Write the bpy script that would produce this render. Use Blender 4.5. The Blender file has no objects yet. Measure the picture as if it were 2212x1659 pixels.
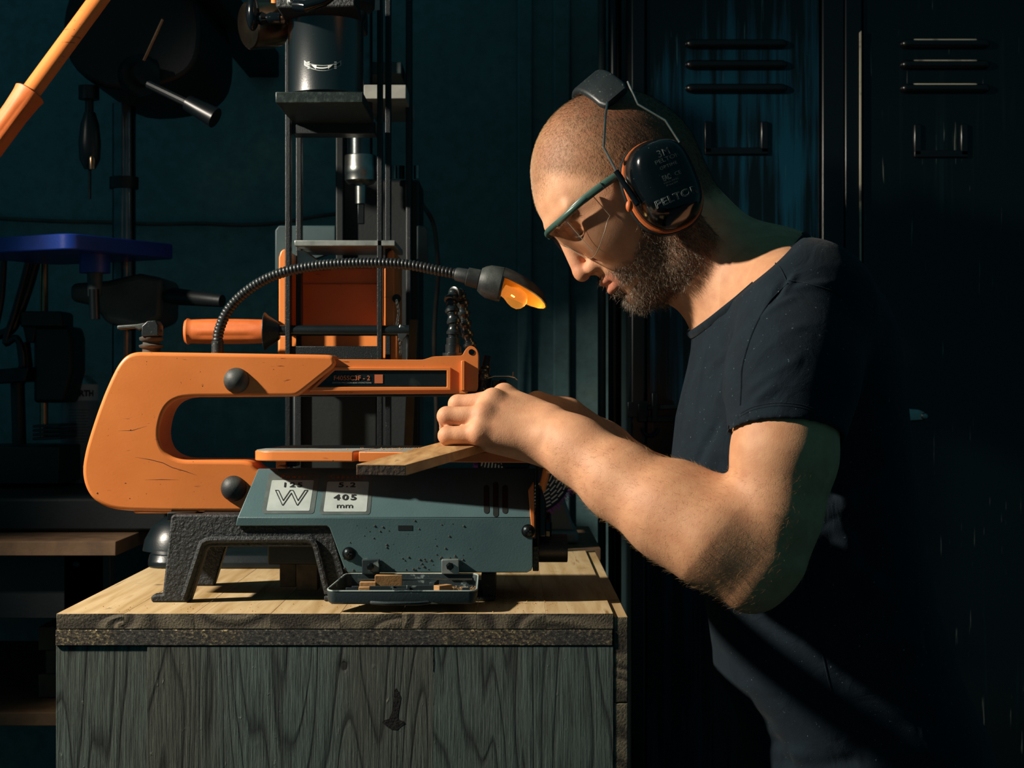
import bpy, bmesh, math, random
import numpy as np
from mathutils import Vector, Matrix
from mathutils.bvhtree import BVHTree
random.seed(7); RNG = np.random.default_rng(7)
S = bpy.context.scene; COL = S.collection
# ------------------------------------------------------------------ camera, world, light, exposure
F = 3600.0; CX, CY = 1106.0, 829.5; ZC = 1.248          # focal length in pixels of the 2212 px frame, eye height
cam = bpy.data.cameras.new('camera'); cam.sensor_width = 36.0; cam.lens = F / 2212 * 36
cam.clip_start = 0.05; cam.dof.use_dof = True; cam.dof.focus_distance = 1.86; cam.dof.aperture_fstop = 14.0
camo = bpy.data.objects.new('camera', cam); COL.objects.link(camo)
camo.location = (0, 0, ZC); camo.rotation_euler = (math.radians(90), 0, 0); S.camera = camo
S.view_settings.view_transform = 'Standard'; S.view_settings.look = 'None'
S.view_settings.gamma = 1.0; S.view_settings.use_curve_mapping = False; S.view_settings.exposure = 0.0
w = bpy.data.worlds.new('dim_room'); S.world = w; w.use_nodes = True
w.node_tree.nodes['Background'].inputs[0].default_value = (0.09, 0.41, 0.51, 1)
w.node_tree.nodes['Background'].inputs[1].default_value = 0.135
LPOS = Vector((-1.64, 1.47, 2.18)); LTGT = Vector((0.04, 1.90, 1.20)); LDIR = (LPOS - LTGT).normalized()
def spot(name, target, ldir, dist, power, cone, blend, radius, col):
    l = bpy.data.lights.new(name, 'SPOT'); l.energy = power; l.spot_size = math.radians(cone); l.spot_blend = blend
    l.shadow_soft_size = radius; l.color = col
    o = bpy.data.objects.new(name, l); COL.objects.link(o)
    o.location = Vector(target) + Vector(ldir) * dist
    o.rotation_euler = (-Vector(ldir)).to_track_quat('-Z', 'Y').to_euler()
    return o
KEY = spot('work_spotlight', LTGT, LDIR, (LPOS - LTGT).length, 312, 66, 0.6, 0.040, (1.0, 0.90, 0.76))
# ------------------------------------------------------------------ helpers
def P(px, py, Y): return Vector(((px - CX) * Y / F, Y, ZC - (py - CY) * Y / F))
def ray(px, py): return Vector(((px - CX) / F, 1.0, -(py - CY) / F))
def onplane(px, py, p0, n):
    r = ray(px, py); o = Vector((0, 0, ZC)); t = (Vector(p0) - o).dot(n) / r.dot(n)
    return o + r * t
def atz(px, py, z):
    Y = (ZC - z) * F / (py - CY); return P(px, py, Y)
def lin(h):
    if isinstance(h, str):
        c = [int(h[i:i+2], 16) / 255 for i in (0, 2, 4)]
        return tuple(x / 12.92 if x <= .04045 else ((x + .055) / 1.055) ** 2.4 for x in c)
    return tuple(h)
class NT:
    def __init__(s, name):
        s.m = bpy.data.materials.new(name); s.m.use_nodes = True; s.t = s.m.node_tree
        s.b = s.t.nodes['Principled BSDF']; s.tc = s.n('ShaderNodeTexCoord')
    def n(s, ty, **kw):
        x = s.t.nodes.new(ty)
        for k, v in kw.items(): setattr(x, k, v)
        return x
    def l(s, a, b): s.t.links.new(a, b)
    def mapping(s, scale, rot=(0, 0, 0), loc=(0, 0, 0), src=None):
        mp = s.n('ShaderNodeMapping'); mp.inputs['Scale'].default_value = scale; mp.inputs['Rotation'].default_value = rot
        mp.inputs['Location'].default_value = loc
        s.l(src or s.tc.outputs['Object'], mp.inputs['Vector']); return mp.outputs[0]
    def noise(s, scale, detail=4, rough=.55, vec=None, dist=0.0):
        x = s.n('ShaderNodeTexNoise'); x.inputs['Scale'].default_value = scale; x.inputs['Detail'].default_value = detail
        x.inputs['Roughness'].default_value = rough; x.inputs['Distortion'].default_value = dist
        s.l(vec or s.tc.outputs['Object'], x.inputs['Vector']); return x.outputs['Fac']
    def ramp(s, fac, stops):
        r = s.n('ShaderNodeValToRGB'); e = r.color_ramp.elements
        while len(e) < len(stops): e.new(.5)
        for el, (p, c) in zip(e, stops):
            el.position = p; c = lin(c) if isinstance(c, (str, tuple)) else (c, c, c); el.color = (*c, 1)
        s.l(fac, r.inputs[0]); return r.outputs[0]
    def mix(s, fac, a, b, mode='MIX'):
        x = s.n('ShaderNodeMix', data_type='RGBA', blend_type=mode)
        for sock, v in ((x.inputs[0], fac), (x.inputs[6], a), (x.inputs[7], b)):
            if isinstance(v, (int, float)): sock.default_value = v
            elif isinstance(v, (str, tuple)): sock.default_value = (*lin(v), 1)
            else: s.l(v, sock)
        return x.outputs[2]
    def bump(s, h, strength, dist=.002, prev=None):
        x = s.n('ShaderNodeBump'); x.inputs['Strength'].default_value = strength; x.inputs['Distance'].default_value = dist
        s.l(h, x.inputs['Height'])
        if prev: s.l(prev, x.inputs['Normal'])
        return x.outputs[0]
    def out(s, col=None, rough=None, normal=None, metal=None, **kw):
        b = s.b
        for sock, v in (('Base Color', col), ('Roughness', rough), ('Metallic', metal), ('Normal', normal)):
            if v is None: continue
            if isinstance(v, (int, float)): b.inputs[sock].default_value = v
            elif isinstance(v, (str, tuple)): b.inputs[sock].default_value = (*lin(v), 1)
            else: s.l(v, b.inputs[sock])
        for k, v in kw.items(): b.inputs[k.replace('_', ' ')].default_value = v
        return s.m
def M(name, c, rough=.5, metal=0.0, c2=None, vs=20, lo=.35, hi=.7, bump=None, dust=None, **kw):
    """plain procedural material: base colour, optional second colour in noise, relief, dust flecks"""
    t = NT(name); col = c
    if c2: col = t.mix(t.ramp(t.noise(vs), [(lo, 0.), (hi, 1.)]), c, c2)
    if dust:
        dc, ds, th = dust
        col = t.mix(t.ramp(t.noise(ds, 3, .6), [(th, 0.), (th + .07, 1.)]), col, dc)
    nrm = t.bump(t.noise(bump[0], 5, .6), bump[1], bump[2] if len(bump) > 2 else .001) if bump else None
    return t.out(col, rough, nrm, metal, **kw)
# ---- scene graph
def tag(o, label=None, cat=None, group=None, kind=None):
    for k, v in (('label', label), ('category', cat), ('group', group), ('kind', kind)):
        if v: o[k] = v
    return o
def thing(name, loc, label, cat, group=None):
    o = bpy.data.objects.new(name, None); COL.objects.link(o); o.location = loc; o.empty_display_size = .03
    return tag(o, label, cat, group)
def link(o, parent):
    COL.objects.link(o)
    if parent:
        o.parent = parent
        if parent.type == 'EMPTY': o.matrix_parent_inverse = Matrix.Translation(-Vector(parent.location))
    return o
class MB:
    def __init__(s): s.v = []; s.f = []; s.mi = []
    def add(s, v, f, mi=0):
        k = len(s.v); s.v += [tuple(x) for x in v]; s.f += [tuple(i + k for i in q) for q in f]; s.mi += [mi] * len(f); return s
    def box(s, x0, x1, y0, y1, z0, z1, mi=0):
        v = [(x, y, z) for x in (x0, x1) for y in (y0, y1) for z in (z0, z1)]
        return s.add(v, [(0, 1, 3, 2), (4, 6, 7, 5), (0, 4, 5, 1), (2, 3, 7, 6), (0, 2, 6, 4), (1, 5, 7, 3)], mi)
    def obox(s, c, ax, hs, mi=0):
        """box about c with unit axes ax and half sizes hs"""
        c = Vector(c); a = [Vector(q) * h for q, h in zip(ax, hs)]
        v = [c + a[0] * i + a[1] * j + a[2] * k for i in (-1, 1) for j in (-1, 1) for k in (-1, 1)]
        return s.add(v, [(0, 1, 3, 2), (4, 6, 7, 5), (0, 4, 5, 1), (2, 3, 7, 6), (0, 2, 6, 4), (1, 5, 7, 3)], mi)
    def sweep(s, loop, vec, mi=0):
        """closed loop of points extruded along vec, capped"""
        n = len(loop); a = [Vector(p) for p in loop]; b = [p + Vector(vec) for p in a]
        f = [(i, (i + 1) % n, n + (i + 1) % n, n + i) for i in range(n)] + [tuple(range(n))[::-1], tuple(range(n, 2 * n))]
        return s.add(a + b, f, mi)
    def prism(s, px, y0, y1, mi=0):
        """outline measured at depth y0 and given its real thickness to y1"""
        return s.sweep([P(a, b, y0) for a, b in px], (0, y1 - y0, 0), mi)
    def loft(s, loops, cap=True, mi=0):
        n = len(loops[0]); v = [p for L in loops for p in L]; f = []
        for k in range(len(loops) - 1):
            for i in range(n):
                j = (i + 1) % n; f.append((k * n + i, k * n + j, (k + 1) * n + j, (k + 1) * n + i))
        if cap: f += [tuple(range(n))[::-1], tuple(range((len(loops) - 1) * n, len(loops) * n))]
        return s.add(v, f, mi)
    def tube(s, pts, r, n=12, cap=True, mi=0, closed=False, flat=None):
        pts = [Vector(p) for p in pts]; m = len(pts); rs = r if isinstance(r, (list, tuple)) else [r] * m
        t0 = (pts[1] - pts[0]).normalized(); u = t0.orthogonal().normalized(); loops = []
        if flat: u = (Vector(flat) - t0 * Vector(flat).dot(t0)).normalized()
        for i, p in enumerate(pts):
            if closed: t = pts[(i + 1) % m] - pts[i - 1]
            else: t = pts[min(i + 1, m - 1)] - pts[max(i - 1, 0)]
            t = t.normalized(); u = (u - t * u.dot(t)).normalized(); w_ = t.cross(u)
            rr = rs[i] if isinstance(rs[i], (list, tuple)) else (rs[i], rs[i])
            loops.append([p + u * (rr[0] * math.cos(a)) + w_ * (rr[1] * math.sin(a)) for a in (2 * math.pi * k / n for k in range(n))])
        if closed: loops.append(loops[0]); cap = False
        return s.loft(loops, cap, mi)
    def lathe(s, o, ax, prof, n=24, mi=0):
        """profile [(distance along axis, radius)] turned about the axis"""
        o = Vector(o); ax = Vector(ax).normalized(); u = ax.orthogonal().normalized(); w_ = ax.cross(u)
        loops = [[o + ax * t + (u * math.cos(a) + w_ * math.sin(a)) * max(r, 1e-5) for a in (2 * math.pi * k / n for k in range(n))] for t, r in prof]
        return s.loft(loops, True, mi)
    def ball(s, c, r, n=16, m=10, ax=None, mi=0):
        r = r if isinstance(r, (list, tuple)) else (r, r, r); c = Vector(c)
        ax = [Vector(a) for a in ax] if ax else [Vector((1, 0, 0)), Vector((0, 1, 0)), Vector((0, 0, 1))]
        loops = []
        for i in range(1, m):
            th = math.pi * i / m
            loops.append([c + ax[0] * (r[0] * math.sin(th) * math.cos(2 * math.pi * k / n)) + ax[1] * (r[1] * math.sin(th) * math.sin(2 * math.pi * k / n)) + ax[2] * (r[2] * math.cos(th)) for k in range(n)])
        return s.loft(loops, True, mi)
    def build(s, name, mat, parent=None, bevel=0, seg=2, smooth=35, label=None, kind=None, subdiv=0, recalc=True):
        me = bpy.data.meshes.new(name); me.from_pydata(s.v, [], s.f)
        mats = mat if isinstance(mat, (list, tuple)) else [mat]
        for m_ in mats: me.materials.append(m_)
        if len(mats) > 1: me.polygons.foreach_set('material_index', s.mi)
        if recalc:
            bm = bmesh.new(); bm.from_mesh(me); bmesh.ops.recalc_face_normals(bm, faces=bm.faces); bm.to_mesh(me); bm.free()
        if smooth:
            me.polygons.foreach_set('use_smooth', [True] * len(me.polygons)); me.set_sharp_from_angle(angle=math.radians(smooth))
        o = bpy.data.objects.new(name, me); link(o, parent)
        if bevel:
            b = o.modifiers.new('edge', 'BEVEL'); b.width = bevel; b.segments = seg; b.limit_method = 'ANGLE'; b.angle_limit = math.radians(28)
            b.harden_normals = False
        if subdiv:
            b = o.modifiers.new('sub', 'SUBSURF'); b.levels = b.render_levels = subdiv
        return tag(o, label, kind=kind)
def npmesh(name, V, Fc, mat, parent=None, smooth=True, kind=None, label=None):
    """large mesh from numpy arrays: faces all the same size"""
    me = bpy.data.meshes.new(name); nv, nf, k = len(V), len(Fc), Fc.shape[1]
    me.vertices.add(nv); me.vertices.foreach_set('co', np.ascontiguousarray(V, np.float32).ravel())
    me.loops.add(nf * k); me.loops.foreach_set('vertex_index', np.ascontiguousarray(Fc, np.int32).ravel())
    me.polygons.add(nf); me.polygons.foreach_set('loop_start', np.arange(0, nf * k, k, dtype=np.int32))
    me.polygons.foreach_set('use_smooth', np.full(nf, smooth)); me.update(calc_edges=True); me.validate()
    me.materials.append(mat)
    o = bpy.data.objects.new(name, me); link(o, parent); return tag(o, label, kind=kind)
def text(s, size, pos, xd, yd, mat, parent, name='lettering', ext=.0001, align='CENTER', sx=1.0, space=1.0, bold=0.0, outline=False):
    c = bpy.data.curves.new('t', 'FONT'); c.body = s; c.size = size; c.align_x = align; c.align_y = 'CENTER'; c.extrude = ext
    c.space_character = space; c.offset = bold; c.resolution_u = 3
    if outline: c.fill_mode = 'NONE'; c.extrude = 0; c.bevel_depth = outline; c.bevel_resolution = 0
    o = bpy.data.objects.new('t', c); COL.objects.link(o)
    me = bpy.data.meshes.new_from_object(o.evaluated_get(bpy.context.evaluated_depsgraph_get()))
    bpy.data.objects.remove(o); bpy.data.curves.remove(c)
    xd = Vector(xd).normalized(); yd = Vector(yd); yd = (yd - xd * yd.dot(xd)).normalized(); n = xd.cross(yd)
    mt = Matrix((xd * sx, yd, n)).transposed().to_4x4(); mt.translation = Vector(pos) + n * .0003
    me.transform(mt); me.materials.clear(); me.materials.append(mat)
    q = bpy.data.objects.new(name, me); link(q, parent); return q
def arc(c, r, a0, a1, n):
    return [(c[0] + r * math.cos(math.radians(a0 + (a1 - a0) * i / n)), c[1] + r * math.sin(math.radians(a0 + (a1 - a0) * i / n))) for i in range(n + 1)]
def smooth_poly(pts, n=4, closed=True):
    """Catmull-Rom through points"""
    out = []; m = len(pts); pts = [Vector(p) for p in pts]
    rng = range(m) if closed else range(m - 1)
    for i in rng:
        g = (lambda k: pts[k % m]) if closed else (lambda k: pts[max(0, min(m - 1, k))])
        a, b, c, d = g(i - 1), g(i), g(i + 1), g(i + 2)
        for j in range(n):
            t = j / n
            out.append(.5 * ((2 * b) + (c - a) * t + (2 * a - 5 * b + 4 * c - d) * t * t + (3 * b - a - 3 * c + d) * t ** 3))
    if not closed: out.append(pts[-1])
    return out
def chaikin(pts, it=3, cut=10.0):
    """round the corners of an outline without moving its long edges"""
    for k in range(it):
        out = []; n = len(pts); c = cut / (1.6 ** k)
        for i in range(n):
            a, b = pts[i], pts[(i + 1) % n]; d = math.hypot(b[0] - a[0], b[1] - a[1]); t = min(.25, c / max(d, 1e-6))
            out += [(a[0] + (b[0] - a[0]) * t, a[1] + (b[1] - a[1]) * t), (b[0] + (a[0] - b[0]) * t, b[1] + (a[1] - b[1]) * t)]
        pts = out
    return pts
def roundrect(x0, x1, y0, y1, r, n=4):
    return arc((x1 - r, y1 - r), r, 0, 90, n) + arc((x0 + r, y1 - r), r, 90, 180, n) + arc((x0 + r, y0 + r), r, 180, 270, n) + arc((x1 - r, y0 + r), r, 270, 360, n)
X3, Y3, Z3 = Vector((1, 0, 0)), Vector((0, 1, 0)), Vector((0, 0, 1))
# ------------------------------------------------------------------ materials
def orange_paint():
    t = NT('orange_paint')
    c = t.mix(t.ramp(t.noise(9, 5), [(.35, 0.), (.75, 1.)]), 'DC8242', 'CC7234')
    sc = t.noise(1, 3, .5, t.mapping((30, 30, 260), (0, .35, 0)))          # scuffs
    blot = t.noise(14, 2)
    both = t.n('ShaderNodeMath', operation='MULTIPLY'); t.l(t.ramp(sc, [(.66, 0.), (.70, 1.)]), both.inputs[0]); t.l(t.ramp(blot, [(.52, 0.), (.6, 1.)]), both.inputs[1])
    c = t.mix(both.outputs[0], c, '4A2A18')
    c = t.mix(t.ramp(t.noise(230, 2), [(.735, 0.), (.76, 1.)]), c, '3B2415')
    return t.out(c, .36, t.bump(t.noise(420, 3), .10, .0006))
ORANGE = orange_paint()
ORANGE_GRIP = M('orange_rubber', 'CC6A30', .55, c2='B85A24', vs=30, bump=(300, .12))
BLACK_CAST = M('black_cast_iron', '141C1F', .55, c2='0B1215', vs=60, bump=(230, .85, .003), dust=('4E5650', 260, .66))
BLACK_PAINT = M('black_paint', '0B1215', .32, c2='101A1D', vs=30, bump=(500, .12), dust=('3C4644', 320, .70))
BLACK_HAMMER = M('black_hammered_paint', '0C1417', .38, bump=(700, .5, .001), dust=('59625F', 420, .68))
BLACK_PLASTIC = M('black_plastic', '151B1D', .42, c2='1D2526', vs=40, bump=(600, .15), dust=('545B56', 300, .63))
BLACK_GLOSS = M('black_gloss', '070C0F', .14, dust=('5E6A68', 330, .70))
DUSTY_BLACK = M('dusty_black_plastic', '1A2021', .55, c2='4B514C', vs=45, lo=.42, hi=.80, bump=(500, .2))
RUBBER_TAN = M('dusty_rubber', '4B443A', .75, c2='2B2A26', vs=80, bump=(400, .3))
GREY_BODY = M('grey_green_paint', '4C6669', .40, c2='425B5F', vs=16, bump=(520, .22, .0008), dust=('2A3534', 190, .715))
TRAY_GREY = M('worn_grey_plastic', '1D2B2E', .5, c2='71807D', vs=42, lo=.60, hi=.635, bump=(400, .2))
STEEL = M('steel', 'A9ABA6', .30, 1.0, c2='7E827F', vs=40, bump=(300, .08))
STEEL_TOP = M('steel_table_top', 'A3A8A3', .5, .25, c2='868C88', vs=35, bump=(500, .15), dust=('C8BFA4', 300, .64))
STEEL_DARK = M('darkened_steel', '34393A', .38, .9, c2='20282A', vs=40, bump=(300, .15))
STEEL_WARM = M('polished_warm_steel', 'B08A6C', .22, 1.0, c2='7A5C48', vs=25)
GALV = M('bright_aluminium', 'B9BEB8', .35, .7, c2='8D938F', vs=60, bump=(250, .12))
PALE_METAL = M('pale_painted_metal', '9A9A92', .55, c2='84857E', vs=30, bump=(300, .1))
BLUE_PAINT = M('blue_enamel', '1B3E9C', .38, c2='16307C', vs=18, bump=(300, .15))
GREY_CAST = M('grey_cast_iron', '3E4B4B', .55, c2='2A3536', vs=20, bump=(200, .4))
DARK_MACHINE = M('dark_machine_enamel', '12191B', .5, c2='0C1214', vs=20, bump=(200, .2))
LABEL_BLACK = M('label_black_film', '12191B', .25, c2='2B3432', vs=45, lo=.55, hi=.8, dust=('6A736F', 500, .72))
LABEL_ORANGE = M('printed_orange', 'B5623A', .5)
LABEL_GREYTXT = M('printed_grey', '8C9490', .5)
LABEL_SILVER = M('label_silver_film', 'AEB8B4', .32, c2='9DA8A4', vs=60)
LABEL_DARKEDGE = M('label_grey_border', '4A5453', .35, c2='5C6664', vs=60)
PRINT_BLACK = M('printed_black', '141A1B', .5)
PRINT_WHITE = M('printed_white', 'D8DAD4', .5)
PRINT_PALE = M('printed_pale_grey', '9AA3A0', .5)
CAN_WHITE = M('can_pale_print', 'B4BEC2', .4, c2='A6B0B6', vs=30)
CAN_BODY = M('can_slate_print', '76828C', .38, c2='6A7680', vs=30)
HOSE = M('black_hose', '080D0F', .35)
CABLE = M('dusty_cable', '5A4F45', .6, c2='3A3731', vs=20)
FABRIC_PURPLE = M('frayed_purple_cotton', '9A54AC', .9)
BROWN_DUSTY = M('dusty_brown_cast', '4A3E2E', .7, c2='1E1B16', vs=50, bump=(200, .5))
STITCH = M('white_stitch', 'C9CFD2', .8)
FABRIC_BLUE = M('buffing_cloth', '14263E', .85, c2='0C1A2C', vs=90, bump=(400, .5))
def amber_bulb():
    t = NT('amber_bulb_glass'); b = t.b
    b.inputs['Base Color'].default_value = (*lin('E8A52E'), 1); b.inputs['Roughness'].default_value = .12
    b.inputs['Emission Color'].default_value = (1.0, .50, .10, 1); b.inputs['Emission Strength'].default_value = .20; b.inputs['Transmission Weight'].default_value = .75; b.inputs['IOR'].default_value = 1.12
    return t.m
BULB = amber_bulb()
def filament():
    t = NT('hot_filament'); t.b.inputs['Emission Color'].default_value = (1, .75, .35, 1); t.b.inputs['Emission Strength'].default_value = 14; return t.m
FILAMENT = filament()
REFLECTOR = M('brass_reflector', 'D9A24A', .3, .6)
def clear_lens():
    t = NT('clear_polycarbonate'); g = t.n('ShaderNodeBsdfGlossy'); g.inputs['Roughness'].default_value = .03
    tr = t.n('ShaderNodeBsdfTransparent'); tr.inputs[0].default_value = (.93, .93, .92, 1)
    fr = t.n('ShaderNodeFresnel'); fr.inputs[0].default_value = 1.45
    mx = t.n('ShaderNodeMixShader'); lo_ = t.n('ShaderNodeMath', operation='MULTIPLY'); lo_.inputs[1].default_value = .40; t.l(fr.outputs[0], lo_.inputs[0]); t.l(lo_.outputs[0], mx.inputs[0]); t.l(tr.outputs[0], mx.inputs[1]); t.l(g.outputs[0], mx.inputs[2])
    o = t.t.nodes['Material Output']; t.l(mx.outputs[0], o.inputs[0]); t.t.nodes.remove(t.b); return t.m
LENS = clear_lens()
LENS_EDGE = M('clear_lens_edge', 'C9B8A0', .2, **{'Transmission_Weight': .5})
GLASSES_GREEN = M('dark_green_plastic', '3E5F56', .38, c2='36544C', vs=50, bump=(500, .08))
def wood_top():
    t = NT('pine_face'); oi = t.n('ShaderNodeObjectInfo')
    v = t.n('ShaderNodeVectorMath', operation='ADD'); t.l(t.tc.outputs['Object'], v.inputs[0]); t.l(oi.outputs['Random'], v.inputs[1])
    n1 = t.noise(1, 4, .55, t.mapping((52, 3.2, 10), src=v.outputs[0]), .6)
    n2 = t.noise(1, 5, .6, t.mapping((14, 5, 10), src=v.outputs[0]))
    c = t.ramp(n1, [(.30, '957848'), (.47, 'B3996E'), (.62, 'C2AB82'), (.72, '8A683A')])
    c = t.mix(t.ramp(n2, [(.50, 0.), (.72, 1.)]), c, 'A98C62')
    c = t.mix(t.ramp(t.noise(22, 3), [(.66, 0.), (.74, 1.)]), c, '59503F')
    return t.out(c, .62, t.bump(n1, .25, .002))
def wood_end():
    t = NT('pine_end_grain'); oi = t.n('ShaderNodeObjectInfo')
    a = t.n('ShaderNodeVectorMath', operation='SCALE'); t.l(oi.outputs['Random'], a.inputs['Scale']); a.inputs[0].default_value = (0.9, 0, 0.4)
    v = t.n('ShaderNodeVectorMath', operation='ADD'); t.l(t.tc.outputs['Object'], v.inputs[0]); t.l(a.outputs[0], v.inputs[1])
    vo = t.n('ShaderNodeTexVoronoi', feature='SMOOTH_F1'); vo.inputs['Scale'].default_value = 1.0
    t.l(t.mapping((9, .3, 15), src=v.outputs[0]), vo.inputs['Vector'])
    wv = t.n('ShaderNodeTexWave', wave_type='BANDS', bands_direction='X'); wv.inputs['Scale'].default_value = 2.6
    wv.inputs['Distortion'].default_value = 2.0; wv.inputs['Detail Scale'].default_value = 3.0
    cb = t.n('ShaderNodeCombineXYZ'); t.l(vo.outputs['Distance'], cb.inputs[0]); t.l(cb.outputs[0], wv.inputs['Vector'])
    fine = t.noise(420, 4)
    c = t.ramp(wv.outputs['Fac'], [(.05, '2E261D'), (.3, '6B604E'), (1., '83765F')])
    c = t.mix(t.ramp(fine, [(.35, 0.), (.75, 1.)]), c, '544B3E')
    b = t.bump(wv.outputs['Fac'], .35, .002); b = t.bump(fine, .5, .0015, b)
    return t.out(c, .7, b)
def chip_core():
    t = NT('rough_sawn_core'); n = t.noise(1, 6, .75, t.mapping((230, 230, 300), (0, .6, 0))); n3 = t.noise(11, 2); fine = t.noise(900, 3, .6)
    hgt = t.ramp(n, [(.43, 0.), (.56, 1.)])
    c = t.ramp(n, [(.40, '0D0C09'), (.49, '5B5140'), (.55, '9C885E'), (.66, 'C2AE80')])
    c = t.mix(t.ramp(n3, [(.42, 0.), (.60, 1.)]), c, t.ramp(n, [(.42, '11120F'), (.52, '4F4D44'), (.62, '7A7768')]))
    b = t.bump(hgt, 1.0, .007); return t.out(c, .8, t.bump(fine, .4, .001, b))
def weathered(name, dark, mid, knots=()):
    """weathered rough pine, grain running upright; knots: (x, z, half width, half height)"""
    t = NT(name); oi = t.n('ShaderNodeObjectInfo')
    a = t.n('ShaderNodeVectorMath', operation='SCALE'); t.l(oi.outputs['Random'], a.inputs['Scale']); a.inputs[0].default_value = (3, 2, 7)
    v = t.n('ShaderNodeVectorMath', operation='ADD'); t.l(t.tc.outputs['Object'], v.inputs[0]); t.l(a.outputs[0], v.inputs[1])
    warp = t.n('ShaderNodeTexNoise'); warp.inputs['Scale'].default_value = 1.0; warp.inputs['Detail'].default_value = 2
    t.l(t.mapping((11, 1, 1.1), src=v.outputs[0]), warp.inputs['Vector'])
    wv = t.n('ShaderNodeMath', operation='MULTIPLY'); t.l(warp.outputs['Fac'], wv.inputs[0]); wv.inputs[1].default_value = 19.0
    fr = t.n('ShaderNodeMath', operation='FRACT'); t.l(wv.outputs[0], fr.inputs[0])
    rings = t.ramp(fr.outputs[0], [(0., 0.), (.10, .8), (.45, 1.), (.84, .75), (1., 0.)])     # growth rings met by the saw cut
    fib = t.noise(1, 5, .7, t.mapping((460, 60, 20), src=v.outputs[0]))
    fleck = t.noise(1, 3, .6, t.mapping((150, 60, 60), src=v.outputs[0])); tone = t.noise(1, 2, .5, t.mapping((6, 1, 1.5), src=v.outputs[0]))
    c = t.mix(rings, dark, mid)
    c = t.mix(t.ramp(tone, [(.42, 0.), (.66, .5)]), c, t.mix(rings, '2F2A20', '564B3A'))
    c = t.mix(t.ramp(fib, [(.35, .75), (.60, 0.)]), c, '191C1A'); c = t.mix(t.ramp(fleck, [(.70, 0.), (.78, .7)]), c, '8A8A76')
    nb = t.bump(rings, .35, .003); nb = t.bump(fib, .75, .0022, nb); nb = t.bump(t.ramp(fleck, [(.68, 0.), (.78, 1.)]), .5, .0015, nb)
    for (x, z, rx, rz) in knots:
        mp = t.mapping((1 / rx, 0, 1 / rz), loc=(-x / rx, 0, -z / rz)); d = t.n('ShaderNodeVectorMath', operation='LENGTH')
        nz = t.n('ShaderNodeVectorMath', operation='ADD'); nn = t.n('ShaderNodeTexNoise'); nn.inputs['Scale'].default_value = 45; t.l(t.tc.outputs['Object'], nn.inputs['Vector'])
        sc = t.n('ShaderNodeVectorMath', operation='MULTIPLY_ADD'); t.l(nn.outputs['Color'], sc.inputs[0]); sc.inputs[1].default_value = (.7, 0, .5); sc.inputs[2].default_value = (-.35, 0, -.25)
        t.l(mp, nz.inputs[0]); t.l(sc.outputs[0], nz.inputs[1]); t.l(nz.outputs[0], d.inputs[0])
        k = t.ramp(d.outputs['Value'], [(.36, 1.), (.46, .55), (.62, .22), (1.0, 0.)])
        c = t.mix(k, c, '0F0D0B'); nb = t.bump(k, .5, -.003, nb)
    return t.out(c, .75, nb)
PINE_TOP, PINE_END, CHIP = wood_top(), wood_end(), chip_core()
_kx, _kz = P(850, 1555, 1.803).x, P(850, 1555, 1.803).z
FRONT_WOOD = weathered('weathered_front_boards', '1E2A29', '5A6B64', [(P(742, 1437, 1.8).x, P(742, 1437, 1.8).z, .009, .014)])
SIDE_WOOD = weathered('weathered_side_boards', '322F29', '57534A')
FRESH_WOOD = M('fresh_cut_wood', 'B58A58', .65, c2='9A6F42', vs=60, bump=(300, .3))
def board_wood():
    t = NT('oak_board'); n1 = t.noise(1, 4, .6, t.mapping((70, 6, 40), (0, 0, -.18)), .4)
    c = t.ramp(n1, [(.3, '8C6338'), (.5, 'B58B58'), (.68, 'C9A472'), (.8, '7E572F')])
    return t.out(c, .6, t.bump(n1, .3, .001))
OAK = board_wood()
OAK_END = M('oak_end_grain', '21180F', .8, c2='46311E', vs=180, bump=(260, .7, .002))  # dark end grain, with shade of the unlit end added to its colour
PALE_WOOD = M('aged_bench_wood', '6B5138', .65, c2='4A3726', vs=25, bump=(120, .3))
def concrete():
    t = NT('dark_concrete'); n1 = t.noise(1.7, 4, .6); n2 = t.noise(40, 5, .65)
    c = t.ramp(n1, [(.38, '5A8084'), (.58, '6A9094'), (.74, '98ABA2')]); c = t.mix(t.ramp(n2, [(.4, 0.), (.8, .5)]), c, '3A4749')
    return t.out(c, .8, t.bump(n2, .3, .003))
CONCRETE = concrete()
FLOOR = M('dusty_floor', '1A2022', .7, c2='252B2B', vs=6, bump=(60, .3))
def brushed(name, under, over, pale, th):
    t = NT(name); s1 = t.noise(1, 4, .6, t.mapping((60, 4, 2.2)), .5); s2 = t.noise(1, 3, .6, t.mapping((190, 4, 7)), .2); b = t.noise(3.0, 3)
    m1 = t.mix(.45, s1, b)
    c = t.mix(t.ramp(m1, [(th, 0.), (th + .10, 1.)]), over, under)
    c = t.mix(t.ramp(s2, [(.69, 0.), (.74, 1.)]), c, pale)
    return t.out(c, .24, t.bump(s1, .25, .001))
LOCKER_BLUE = brushed('brushed_black_over_blue', '0B3040', '05090B', '23414A', .50)
LOCKER_BLACK = brushed('scratched_black_enamel', '0A1518', '05090B', '5A5F58', .60)
LOCKER_FRAME = M('black_enamel_frame', '06090B', .28)
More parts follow.
